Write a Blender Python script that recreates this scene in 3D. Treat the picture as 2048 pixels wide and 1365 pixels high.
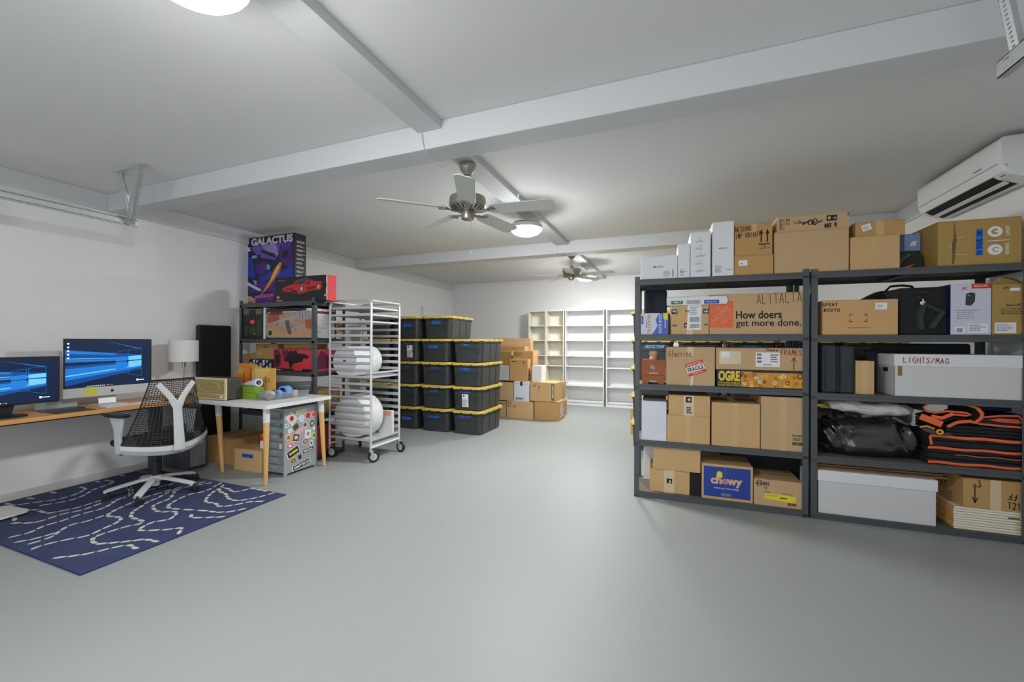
import bpy, bmesh, math, random
from mathutils import Vector, Matrix
random.seed(7)
for o in list(bpy.data.objects): bpy.data.objects.remove(o)
SC = bpy.context.scene
COL = SC.collection
PI = math.pi

# ------------------------------------------------------------------ camera
FPX, CYP, YAW, ROLL, EYE = 826.04, 684.14, math.radians(21.5407), math.radians(.2449), 1.34
Fv = Vector((-math.sin(YAW), math.cos(YAW), 0)); R0 = Vector((math.cos(YAW), math.sin(YAW), 0)); U0 = Vector((0, 0, 1))
Rv = R0*math.cos(ROLL)+U0*math.sin(ROLL); Uv = U0*math.cos(ROLL)-R0*math.sin(ROLL)
cd = bpy.data.cameras.new('camera'); cam = bpy.data.objects.new('camera', cd); COL.objects.link(cam)
m = Matrix((Rv, Uv, -Fv)).transposed().to_4x4(); m.translation = (0, 0, EYE); cam.matrix_world = m
cd.sensor_width = 36; cd.lens = FPX/2048*36; cd.shift_y = (CYP-682.5)/2048; cd.clip_start = .05; cd.clip_end = 60
SC.camera = cam
# ------------------------------------------------------------------ world, lights, exposure
w = bpy.data.worlds.new('world'); SC.world = w; w.use_nodes = True
w.node_tree.nodes['Background'].inputs[0].default_value = (.80, .88, 1, 1)
w.node_tree.nodes['Background'].inputs[1].default_value = .35
def area(name, loc, rot, sx, sy, e, col=(1, 1, 1)):
    l = bpy.data.lights.new(name, 'AREA'); l.shape = 'RECTANGLE'; l.size = sx; l.size_y = sy; l.energy = e; l.color = col
    o = bpy.data.objects.new(name, l); COL.objects.link(o); o.location = loc; o.rotation_euler = rot
    return o
area('garage_doorway_daylight', (-1.4, -2.95, 1.25), (math.radians(90), 0, 0), 6.0, 2.2, 30, (.94, .97, 1))
vs = SC.view_settings; vs.view_transform = 'Standard'; vs.look = 'None'; vs.exposure = 1.12; vs.gamma = 1; vs.use_curve_mapping = False
LAMP_E = 95.0

# ------------------------------------------------------------------ pixel -> world point at a real plane
EY = Vector((0, 0, EYE))
def P(u, v, x=None, y=None, z=None):
    d = Fv+Rv*((u-1024)/FPX)+Uv*((CYP-v)/FPX)
    t = x/d.x if x is not None else y/d.y if y is not None else (z-EYE)/d.z
    return EY+d*t

# ------------------------------------------------------------------ materials
def lin(c):
    if isinstance(c, str): c = [int(c[i:i+2], 16)/255 for i in (1, 3, 5)]
    return tuple((x/12.92 if x < .04045 else ((x+.055)/1.055)**2.4) for x in c)
MC = {}
def M(name, col, rough=.55, metal=0, var=.06, scale=9, bump=0, bscale=120, emit=0, wave=0, trans=0, alpha=1, coat=0):
    if name in MC: return MC[name]
    mt = bpy.data.materials.new(name); mt.use_nodes = True; nt = mt.node_tree; N = nt.nodes; L = nt.links
    b = N['Principled BSDF']; c = lin(col)
    b.inputs['Roughness'].default_value = rough; b.inputs['Metallic'].default_value = metal
    b.inputs['Base Color'].default_value = (*c, 1)
    tc = N.new('ShaderNodeTexCoord')
    if var:
        no = N.new('ShaderNodeTexNoise'); no.inputs['Scale'].default_value = scale; no.inputs['Detail'].default_value = 4
        L.new(tc.outputs['Object'], no.inputs['Vector'])
        mx = N.new('ShaderNodeMix'); mx.data_type = 'RGBA'
        mx.inputs['A'].default_value = (*[max(0, x*(1-var)) for x in c], 1); mx.inputs['B'].default_value = (*[min(1, x*(1+var)) for x in c], 1)
        L.new(no.outputs['Fac'], mx.inputs['Factor']); L.new(mx.outputs['Result'], b.inputs['Base Color'])
    if bump or wave:
        bp = N.new('ShaderNodeBump'); bp.inputs['Distance'].default_value = .001
        if wave:
            t = N.new('ShaderNodeTexWave'); t.bands_direction = 'X'; t.inputs['Scale'].default_value = 38; t.inputs['Distortion'].default_value = .6
            bp.inputs['Strength'].default_value = wave; L.new(tc.outputs['Object'], t.inputs['Vector']); L.new(t.outputs['Fac'], bp.inputs['Height'])
        else:
            t = N.new('ShaderNodeTexNoise'); t.inputs['Scale'].default_value = bscale
            bp.inputs['Strength'].default_value = bump; L.new(tc.outputs['Object'], t.inputs['Vector']); L.new(t.outputs['Fac'], bp.inputs['Height'])
        L.new(bp.outputs['Normal'], b.inputs['Normal'])
    if emit:
        b.inputs['Emission Color'].default_value = (*c, 1); b.inputs['Emission Strength'].default_value = emit
    if trans: b.inputs['Transmission Weight'].default_value = trans; b.inputs['IOR'].default_value = 1.2
    if alpha < 1: b.inputs['Alpha'].default_value = alpha
    if coat: b.inputs['Coat Weight'].default_value = coat; b.inputs['Coat Roughness'].default_value = .15
    MC[name] = mt
    return mt
WALL = M('wall_paint', '#e4e4e4', .55, var=.02, scale=3, bump=.25, bscale=60)
CEIL = M('ceiling_paint', '#dededd', .85, var=.02, scale=2, bump=.2, bscale=40)
TRIMW = M('beam_paint', '#cccecf', .7, var=.02, scale=3)
FLOOR = M('floor_paint', '#989d9b', .5, var=.035, scale=1.4, bump=.12, bscale=25)
CARD = M('cardboard', '#cda875', .8, var=.05, scale=5, wave=.25)
CARD2 = M('cardboard_dark', '#bf965f', .8, var=.06, scale=5, wave=.25)
CARD3 = M('cardboard_grey', '#c6a57c', .8, var=.06, scale=5, wave=.25)
CARD4 = M('kraft_olive', '#b0904f', .75, var=.06, scale=4, wave=.15)
TAPE = M('packing_tape', '#cfab77', .25, var=.03, coat=.4)
CTAPE = M('clear_tape', '#d8c3a0', .2, var=.03, coat=.5)
WBOX = M('white_card', '#e2e3e4', .6, var=.02)
GBOX = M('grey_white_card', '#d3d2d2', .6, var=.02)
STEEL = M('grey_painted_steel', '#54585b', .42, .25, var=.08, scale=14)
STEELD = M('dark_painted_steel', '#3c4348', .45, .3, var=.08, scale=14)
ALU = M('aluminium', '#d3d4d5', .35, .4, var=.05, scale=12)
GALV = M('galvanised_steel', '#c0c4c4', .4, .55, var=.12, scale=30)
NICKEL = M('brushed_nickel', '#a39f93', .32, .8, var=.08, scale=10)
BLK = M('black_plastic', '#1b1d1f', .45, var=.1)
BLKM = M('black_matt', '#141617', .8, var=.15, bump=.3, bscale=300)
TOTE = M('tote_plastic', '#383c3d', .42, var=.1, scale=6)
LID = M('yellow_lid', '#d6ba58', .45, var=.07, scale=6)
BTAPE = M('blue_tape', '#2a6fd6', .6, var=.06)
LBTAPE = M('light_blue_tape', '#7fa9e6', .6, var=.06)
INK = M('black_ink', '#1c1a18', .7, var=0)
REDINK = M('red_ink', '#9c2f2a', .7, var=0)
BRNINK = M('brown_ink', '#7a4a2c', .7, var=0)
WINK = M('white_ink', '#ecebe7', .6, var=0)
PAPER = M('white_paper', '#ececec', .6, var=.02)
GREY = M('grey_print', '#8d9092', .6, var=.03)
RED = M('red_print', '#d6342f', .5, var=.03)
NAVY = M('navy_print', '#1c2350', .5, var=.04)
BLUE = M('blue_print', '#1d3f9e', .5, var=.04)
YEL = M('yellow_print', '#ecd92b', .5, var=.03)
GRN = M('green_print', '#2d7a45', .5, var=.04)
WHT = M('white_plastic', '#dedede', .38, var=.02)
LGR = M('light_grey_plastic', '#c3c5c7', .4, var=.03)
WOOD = M('birch_wood', '#d6a467', .5, var=.1, scale=6)
ORANGE = M('orange_trim', '#ee6c42', .8, var=.08)

# ------------------------------------------------------------------ geometry helpers
class G:
    def __init__(s): s.bm = bmesh.new(); s.mi = 0
    def face(s, pts):
        try: f = s.bm.faces.new([s.bm.verts.new(Vector(p)) for p in pts]); f.material_index = s.mi; return f
        except ValueError: pass
    def hexa(s, a, b):
        va = [s.bm.verts.new(Vector(p)) for p in a]; vb = [s.bm.verts.new(Vector(p)) for p in b]; n = len(a)
        fs = [va[::-1], vb]+[[va[i], va[(i+1) % n], vb[(i+1) % n], vb[i]] for i in range(n)]
        for f in fs: s.bm.faces.new(f).material_index = s.mi
    def box(s, x0, x1, y0, y1, z0, z1):
        s.hexa([(x0, y0, z0), (x1, y0, z0), (x1, y1, z0), (x0, y1, z0)], [(x0, y0, z1), (x1, y0, z1), (x1, y1, z1), (x0, y1, z1)]); return s
    def prism(s, pts, axis, a, b):
        f = {'x': lambda p, t: (t, p[0], p[1]), 'y': lambda p, t: (p[0], t, p[1]), 'z': lambda p, t: (p[0], p[1], t)}[axis]
        s.hexa([f(p, a) for p in pts], [f(p, b) for p in pts]); return s
    def cyl(s, p0, p1, r, n=14, r2=None):
        p0, p1 = Vector(p0), Vector(p1); r2 = r if r2 is None else r2; d = (p1-p0).normalized()
        a = d.orthogonal().normalized(); b = d.cross(a)
        ring = lambda c, q: [c+(a*math.cos(2*PI*i/n)+b*math.sin(2*PI*i/n))*q for i in range(n)]
        s.hexa(ring(p0, r), ring(p1, r2)); return s
    def tube(s, pts, r, n=8, flat=None):
        pts = [Vector(p) for p in pts]; rings = []; up = None
        for i, p in enumerate(pts):
            d = (pts[min(i+1, len(pts)-1)]-pts[max(i-1, 0)]).normalized()
            if up is None: a = d.orthogonal().normalized() if flat is None else (Vector(flat)-d*d.dot(Vector(flat))).normalized()
            else: a = (up-d*up.dot(d)).normalized()
            up = a; b = d.cross(a)
            ra, rb = r if isinstance(r, tuple) else (r[i], r[i]) if isinstance(r, list) else (r, r)
            rings.append([s.bm.verts.new(p+a*math.cos(2*PI*(k+.5)/n)*ra+b*math.sin(2*PI*(k+.5)/n)*rb) for k in range(n)])
        for A, B in zip(rings, rings[1:]):
            for k in range(n): s.bm.faces.new([A[k], A[(k+1) % n], B[(k+1) % n], B[k]]).material_index = s.mi
        s.bm.faces.new(rings[0][::-1]).material_index = s.mi; s.bm.faces.new(rings[-1]).material_index = s.mi; return s
    def lathe(s, prof, n=28, c=(0, 0, 0), axis='z'):
        c = Vector(c); R = []
        for r, h in prof:
            ring = []
            for k in range(n):
                ca, sa = math.cos(2*PI*k/n)*r, math.sin(2*PI*k/n)*r
                ring.append(s.bm.verts.new(c+(Vector((ca, sa, h)) if axis == 'z' else Vector((ca, h, sa)) if axis == 'y' else Vector((h, ca, sa)))))
            R.append(ring)
        for A, B in zip(R, R[1:]):
            for k in range(n): s.bm.faces.new([A[k], A[(k+1) % n], B[(k+1) % n], B[k]]).material_index = s.mi
        for q in (R[0], R[-1]):
            if prof[0] != prof[-1] and (q[0].co-q[n//2].co).length > 1e-5: s.bm.faces.new(q).material_index = s.mi
        return s
    def xf(s, mat): bmesh.ops.transform(s.bm, matrix=mat, verts=s.bm.verts); return s
    def out(s, name, mats, parent=None, bevel=0, smooth=False, sub=0, loc=None, seg=2, wire=0, solid=0):
        if not isinstance(mats, (list, tuple)): mats = [mats]
        bmesh.ops.recalc_face_normals(s.bm, faces=s.bm.faces)
        me = bpy.data.meshes.new(name); s.bm.to_mesh(me); s.bm.free()
        for q in mats: me.materials.append(q)
        o = bpy.data.objects.new(name, me); COL.objects.link(o)
        if parent: o.parent = parent
        if loc: o.location = loc
        if smooth:
            for p in me.polygons: p.use_smooth = True
        if bevel:
            b = o.modifiers.new('bevel', 'BEVEL'); b.width = bevel; b.segments = seg; b.limit_method = 'ANGLE'; b.angle_limit = math.radians(40)
            if smooth: b.harden_normals = True
        if solid: q = o.modifiers.new('solid', 'SOLIDIFY'); q.thickness = solid; q.offset = 0
        if sub: q = o.modifiers.new('sub', 'SUBSURF'); q.levels = sub; q.render_levels = sub
        if wire: q = o.modifiers.new('wire', 'WIREFRAME'); q.thickness = wire; q.use_replace = True
        if smooth and not sub: smooth_angle(me)
        return o
def smooth_angle(me, ang=35):
    bm = bmesh.new(); bm.from_mesh(me)
    for e in bm.edges:
        if len(e.link_faces) == 2 and e.calc_face_angle(0) > math.radians(ang): e.smooth = False
    bm.to_mesh(me); bm.free()
def tag(o, label, cat, group=None):
    o['label'] = label; o['category'] = cat
    if group: o['group'] = group
    return o
def thing(name, label, cat, loc=(0, 0, 0), rz=0, group=None):
    o = bpy.data.objects.new(name, None); COL.objects.link(o); o.empty_display_size = .1
    o.location = loc; o.rotation_euler = (0, 0, rz); return tag(o, label, cat, group)
def struct(o): o['kind'] = 'structure'; return o
def kids(o): return [c for c in bpy.data.objects if c.parent == o]
def dup(o, loc, rz=None, label=None, group=None):
    kd = {}
    for c in bpy.data.objects: kd.setdefault(c.parent, []).append(c)
    def cp(a, par):
        c = a.copy(); COL.objects.link(c); c.parent = par
        for k in kd.get(a, []): cp(k, c)
        return c
    r = cp(o, None); r.location = loc
    if rz is not None: r.rotation_euler = (0, 0, rz)
    if label: r['label'] = label
    if group: r['group'] = group
    return r

# ---- writing: built-in font (print) and a stroke alphabet (marker pen)
TC = {}
def glyphs(txt, bold=0):
    if 'g' in txt: bold = min(bold, .012)
    k = (txt, bold)
    if k in TC: return TC[k]
    cu = bpy.data.curves.new('t', 'FONT'); cu.body = txt; cu.size = 1; cu.offset = bold; cu.resolution_u = 3
    ob = bpy.data.objects.new('t', cu); COL.objects.link(ob)
    bpy.context.view_layer.update()
    me = ob.to_mesh(); vs_ = [(v.co.x, v.co.y) for v in me.vertices]; fs = [tuple(p.vertices) for p in me.polygons]
    ob.to_mesh_clear(); bpy.data.objects.remove(ob); bpy.data.curves.remove(cu)
    xs = [v[0] for v in vs_]; ys = [v[1] for v in vs_]; x0, x1, y0, y1 = min(xs), max(xs), min(ys), max(ys)
    TC[k] = ([((a-x0)/(x1-x0), (b-y0)/(y1-y0)) for a, b in vs_], fs)
    return TC[k]
SF = {'A': [[(0, 0), (2, 6), (4, 0)], [(1, 2.2), (3, 2.2)]], 'B': [[(0, 0), (0, 6), (3, 5.4), (3, 3.6), (0, 3), (3.6, 2.4), (3.5, .6), (0, 0)]],
 'C': [[(4, 5), (2, 6), (0, 4), (0, 2), (2, 0), (4, 1)]], 'D': [[(0, 0), (0, 6), (3, 5), (4, 3), (3, 1), (0, 0)]],
 'E': [[(4, 6), (0, 6), (0, 0), (4, 0)], [(0, 3), (3, 3)]], 'F': [[(4, 6), (0, 6), (0, 0)], [(0, 3), (3, 3)]],
 'G': [[(4, 5), (2, 6), (0, 4), (0, 2), (2, 0), (4, 1), (4, 3), (2, 3)]], 'H': [[(0, 0), (0, 6)], [(4, 0), (4, 6)], [(0, 3), (4, 3)]],
 'I': [[(2, 0), (2, 6)]], 'J': [[(3, 6), (3, 1), (1.5, 0), (0, 1)]], 'K': [[(0, 0), (0, 6)], [(4, 6), (0, 2.5), (4, 0)]], 'L': [[(0, 6), (0, 0), (3.5, 0)]],
 'M': [[(0, 0), (.5, 6), (2, 2), (3.5, 6), (4, 0)]], 'N': [[(0, 0), (0, 6), (4, 0), (4, 6)]], 'O': [[(2, 6), (0, 4), (0, 2), (2, 0), (4, 2), (4, 4), (2, 6)]],
 'P': [[(0, 0), (0, 6), (3, 5.5), (3.4, 4), (0, 3)]], 'Q': [[(2, 6), (0, 3), (2, 0), (4, 3), (2, 6)], [(2, 2), (4, 0)]],
 'R': [[(0, 0), (0, 6), (3, 5.5), (3.4, 4), (0, 3), (4, 0)]], 'S': [[(4, 5), (2, 6), (0, 4.6), (4, 1.8), (2, 0), (0, 1)]],
 'T': [[(0, 6), (4, 6)], [(2, 6), (2, 0)]], 'U': [[(0, 6), (0, 1.5), (2, 0), (4, 1.5), (4, 6)]], 'V': [[(0, 6), (2, 0), (4, 6)]],
 'W': [[(0, 6), (1, 0), (2, 4), (3, 0), (4, 6)]], 'X': [[(0, 0), (4, 6)], [(0, 6), (4, 0)]], 'Y': [[(0, 6), (2, 3), (4, 6)], [(2, 3), (2, 0)]],
 'Z': [[(0, 6), (4, 6), (0, 0), (4, 0)]], '/': [[(0, 0), (4, 6)]], '-': [[(.5, 3), (3.5, 3)]], '.': [[(1.8, 0), (2.2, .4)]], '0': [[(2, 6), (0, 3), (2, 0), (4, 3), (2, 6)]],
 '1': [[(1, 5), (2, 6), (2, 0)]], '2': [[(0, 5), (2, 6), (4, 4.5), (0, 0), (4, 0)]], '3': [[(0, 6), (4, 6), (2, 3.5), (4, 2), (2, 0), (0, 1)]],
 '4': [[(3, 0), (3, 6), (0, 2), (4, 2)]], '5': [[(4, 6), (0, 6), (0, 3.5), (3, 3.5), (4, 2), (2, 0), (0, .6)]], '6': [[(3.5, 6), (0, 3), (.6, .5), (3, 0), (4, 2), (2, 3), (0, 2)]],
 '9': [[(4, 4), (2, 2.6), (0, 4.4), (2, 6), (4, 4.4), (3, 0)]], '%': [[(0, 0), (4, 6)], [(.4, 5), (1.2, 5.4)], [(2.8, .6), (3.6, 1)]], '^': [[(2, -1), (2, 6)], [(.3, 3.6), (2, 6), (3.7, 3.6)]],
 'v': [[(2, 7), (2, 0)], [(.3, 2.4), (2, 0), (3.7, 2.4)]], 'l': [[(2, 7), (1.6, 0)]], 'a': [[(3.5, 3), (1, 3.6), (.2, 1), (2, 0), (3.5, 3), (3.7, 0)]], 's': [[(3.5, 3.4), (1, 3.4), (3, 1.4), (.5, 0)]],
 'i': [[(2, 3.6), (1.8, 0)]], 'n': [[(0, 0), (.4, 3.6)], [(.4, 2.6), (2, 3.8), (3.4, 3), (3.6, 0)]], 'e': [[(.4, 1.8), (3.4, 2.4), (2.4, 3.8), (.4, 2), (1.6, 0), (3.8, .8)]], 't': [[(2, 6), (1.8, 0)], [(.4, 4), (3.6, 4)]], 'm': [[(0, 0), (.3, 3.6), (1.4, 3.2), (1.8, .2)], [(1.7, 3), (3, 3.6), (3.8, 0)]], 'o': [[(2, 4), (0, 2), (2, 0), (4, 2), (2, 4)]]}
def strokes(txt, jit=.25, rnd=None):
    rnd = rnd or random.Random(len(txt)*7+3); out = []; n = len(txt); W = 6.0*n-2.0
    for i, ch in enumerate(txt):
        for st in SF.get(ch, []):
            out.append([((i*6.0+x+rnd.uniform(-jit, jit))/W, (y+rnd.uniform(-jit, jit))/6) for x, y in st])
    return out
def side_map(side, w, d, h):
    """point (a,b) on a side of a w x d x h box with its front-left-bottom corner at the origin; off = out of the face"""
    return {'F': lambda a, b, o: (a, -o, b), 'R': lambda a, b, o: (w+o, a, b), 'L': lambda a, b, o: (-o, d-a, b),
            'T': lambda a, b, o: (a, b, h+o)}[side]
def rotp(a, b, ca, cb, r): c, s = math.cos(r), math.sin(r); return ca+(a-ca)*c-(b-cb)*s, cb+(a-ca)*s+(b-cb)*c
def text_part(par, txt, sm, a0, a1, b0, b1, mat, rot=0, off=.0012, name='printed_text', bold=0.01):
    """text fitted to a box; rot in degrees about its centre, the box being the unrotated one"""
    vs_, fs = glyphs(txt, bold); ca, cb = (a0+a1)/2, (b0+b1)/2; g = G(); V = []
    for x, y in vs_: a, b = rotp(a0+x*(a1-a0), b0+y*(b1-b0), ca, cb, math.radians(rot)); V.append(g.bm.verts.new(Vector(sm(a, b, off))))
    for f in fs:
        try: g.bm.faces.new([V[i] for i in f])
        except ValueError: pass
    return g.out(name, mat, par)
def ribbon(g, pts, sm, wd, off):
    for (a, b), (c, d) in zip(pts, pts[1:]):
        dx, dy = c-a, d-b; l = math.hypot(dx, dy) or 1e-6; nx, ny = -dy/l*wd/2, dx/l*wd/2; ex, ey = dx/l*wd*.3, dy/l*wd*.3
        g.face([sm(a+nx-ex, b+ny-ey, off), sm(a-nx-ex, b-ny-ey, off), sm(c-nx+ex, d-ny+ey, off), sm(c+nx+ex, d+ny+ey, off)])
def hand_part(par, txt, sm, a0, a1, b0, b1, mat, rot=0, wd=.004, off=.0012, name='handwriting', jit=.25):
    g = G(); ca, cb = (a0+a1)/2, (b0+b1)/2
    for st in strokes(txt, jit): ribbon(g, [rotp(a0+x*(a1-a0), b0+y*(b1-b0), ca, cb, math.radians(rot)) for x, y in st], sm, wd, off)
    return g.out(name, mat, par)
def line_part(par, polys, sm, mat, wd=.004, off=.0012, name='printed_lines'):
    g = G()
    for p in polys: ribbon(g, p, sm, wd, off)
    return g.out(name, mat, par)
def patch(par, sm, pts, mat, off=.0008, name='sticker', rot=0, label=None):
    """filled flat shape: pts = (a0,a1,b0,b1) or a list of points"""
    if len(pts) == 4 and not isinstance(pts[0], tuple): a0, a1, b0, b1 = pts; pts = [(a0, b0), (a1, b0), (a1, b1), (a0, b1)]
    if rot:
        ca = sum(p[0] for p in pts)/len(pts); cb = sum(p[1] for p in pts)/len(pts); pts = [rotp(a, b, ca, cb, math.radians(rot)) for a, b in pts]
    g = G(); g.hexa([sm(a, b, 0) for a, b in pts], [sm(a, b, off) for a, b in pts]); o = g.out(name, mat, par)
    if label: o['label'] = label
    return o
def disc_pts(ca, cb, ra, rb=None, n=20): rb = rb or ra; return [(ca+ra*math.cos(2*PI*i/n), cb+rb*math.sin(2*PI*i/n)) for i in range(n)]
def small_print(par, sm, a0, a1, b0, b1, n, mat=GREY, seed=1, off=.002, th=.45, name='small_print'):
    """n rows of tiny illegible print as broken bars"""
    r = random.Random(seed); g = G(); hh = (b1-b0)/n
    for i in range(n):
        y = b1-(i+.5)*hh; x = a0; end = a0+(a1-a0)*r.uniform(.6, 1)
        while x < end:
            l = (a1-a0)*r.uniform(.05, .2); l = min(l, end-x)
            g.face([sm(x, y-hh*th/2, off), sm(x+l, y-hh*th/2, off), sm(x+l, y+hh*th/2, off), sm(x, y+hh*th/2, off)]); x += l+(a1-a0)*.03
    return g.out(name, mat, par)
def barcode(par, sm, a0, a1, b0, b1, mat=INK, seed=3, off=.002):
    r = random.Random(seed); g = G(); x = a0
    while x < a1:
        l = (a1-a0)*r.choice((.015, .03, .045)); g.face([sm(x, b0, off), sm(min(a1, x+l), b0, off), sm(min(a1, x+l), b1, off), sm(x, b1, off)]); x += l+(a1-a0)*r.choice((.02, .035))
    return g.out('barcode', mat, par)

def carton(label, loc, rz, w, d, h, mat=None, tape=1, flaps=True, cat='box', name='cardboard_box', group=None, ftape=None, bevel=.004):
    """closed box: front-left-bottom corner at loc. body, two top flaps, tape strip over the seam and down the front"""
    mat = mat or CARD; t = thing(name, label, cat, loc, rz, group); t['_w'] = w; t['_d'] = d; t['_h'] = h
    g = G(); hb = h-.004 if flaps else h; g.box(0, w, 0, d, 0, hb); g.out('box_body', mat, t, bevel=bevel)
    if flaps:
        if w >= d: fl = [(.001, w-.001, .001, d/2-.0015), (.001, w-.001, d/2+.0015, d-.001)]
        else: fl = [(.001, w/2-.0015, .001, d-.001), (w/2+.0015, w-.001, .001, d-.001)]
        for q in fl: g = G(); g.box(*q, hb, h); g.out('top_flap', mat, t)
    if tape:
        g = G(); tw = .024
        if w >= d and ftape is None: g.box(-.0008, w+.0008, d/2-tw, d/2+tw, h, h+.0008); g.box(w, w+.0008, d/2-tw, d/2+tw, h-.07, h+.0008); g.box(-.0008, 0, d/2-tw, d/2+tw, h-.07, h+.0008)
        else:
            c = w*(ftape or .5); l = h if tape == 2 else .07
            g.box(c-tw, c+tw, -.0008, d, h, h+.0008); g.box(c-tw, c+tw, -.0008, 0, h-l, h+.0008)
            if tape == 3: g.box(c-tw, c+tw, -.0008, 0, 0, .08)
        g.out('packing_tape', TAPE, t)
    return t
def SM(t, side='F'): return side_map(side, t['_w'], t['_d'], t['_h'])
def clean():
    for o in bpy.data.objects:
        for k in ('_w', '_d', '_h'):
            if k in o: del o[k]

# ------------------------------------------------------------------ room shell
XL, XR, YB, YF, ZC, ZB = -5.12, 2.22, 8.95, -3.0, 2.75, 2.582
def slab(name, x0, x1, y0, y1, z0, z1, mat, bevel=0):
    g = G(); g.box(x0, x1, y0, y1, z0, z1); return struct(g.out(name, mat, bevel=bevel))
slab('floor', XL-.15, XR+.15, YF-.15, YB+.15, -.12, 0, FLOOR)
slab('ceiling', XL-.15, XR+.15, YF-.15, YB+.15, ZC, ZC+.12, CEIL)
slab('wall_left', XL-.15, XL, YF-.15, YB+.15, 0, ZC, WALL)
slab('wall_right', XR, XR+.15, YF-.15, YB+.15, 0, ZC, WALL)
slab('wall_back', XL, XR, YB, YB+.15, 0, ZC, WALL)
# front wall behind the camera with the open garage doorway
g = G(); g.box(XL, -4.45, YF-.15, YF, 0, ZC); g.box(1.65, XR, YF-.15, YF, 0, ZC); g.box(-4.45, 1.65, YF-.15, YF, 2.4, ZC)
struct(g.out('wall_front', WALL))
# ceiling beams (trim)
B1a, B1b, B2a, B2b = 2.274, 2.467, 5.622, 5.85
slab('trim_1', XL, XR, B1a, B1b, ZB, ZC, TRIMW, .006)
slab('trim_2', XL, XR, B2a, B2b, ZB, ZC, TRIMW, .006)
RX0, RX1, ZR = -1.561, -1.385, 2.694
for i, (a, b) in enumerate(((YF, B1a), (B1b, B2a), (B2b, YB))): slab('trim_%d' % (3+i), RX0, RX1, a, b, ZR, ZC, TRIMW, .003)
hd = .018
for i, (a, b) in enumerate(((YF, B1a), (B1b, B2a), (B2b, YB))):
    slab('trim_%d' % (6+i), XL, XL+hd, a, b, ZB, ZC, TRIMW, .004); slab('trim_%d' % (9+i), XR-hd, XR, a, b, ZB, ZC, TRIMW, .004)
slab('baseboard_left', XL, XL+.012, YF, YB, 0, .075, M('baseboard_paint', '#d6d4cf', .4, var=.02), .003)
# door in the far left wall, its head shows over the totes
a = P(843, 613, x=XL); dz = a.z; y0 = a.y; y1 = min(YB-.1, P(893, 620, x=XL).y)
g = G(); g.box(XL, XL+.035, y0+.07, y1-.07, 0.01, dz-.08); d = struct(g.out('door_1', WBOX, bevel=.003))
g = G(); g.box(XL, XL+.05, y0, y0+.07, 0, dz); g.box(XL, XL+.05, y1-.07, y1, 0, dz); g.box(XL, XL+.05, y0+.071, y1-.071, dz-.08, dz); g.out('door_frame', WBOX, d, bevel=.004)
for zz in (.25, 1.0):
    g = G(); g.box(XL+.035, XL+.042, y0+.2, y1-.2, zz, zz+.6); g.out('door_panel', WBOX, d, bevel=.005)
g = G(); g.cyl((XL+.03, y0+.14, .95), (XL+.085, y0+.14, .95), .012); g.cyl((XL+.075, y0+.14, .95), (XL+.1, y0+.14, .95), .026); g.out('door_handle', NICKEL, d)
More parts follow.
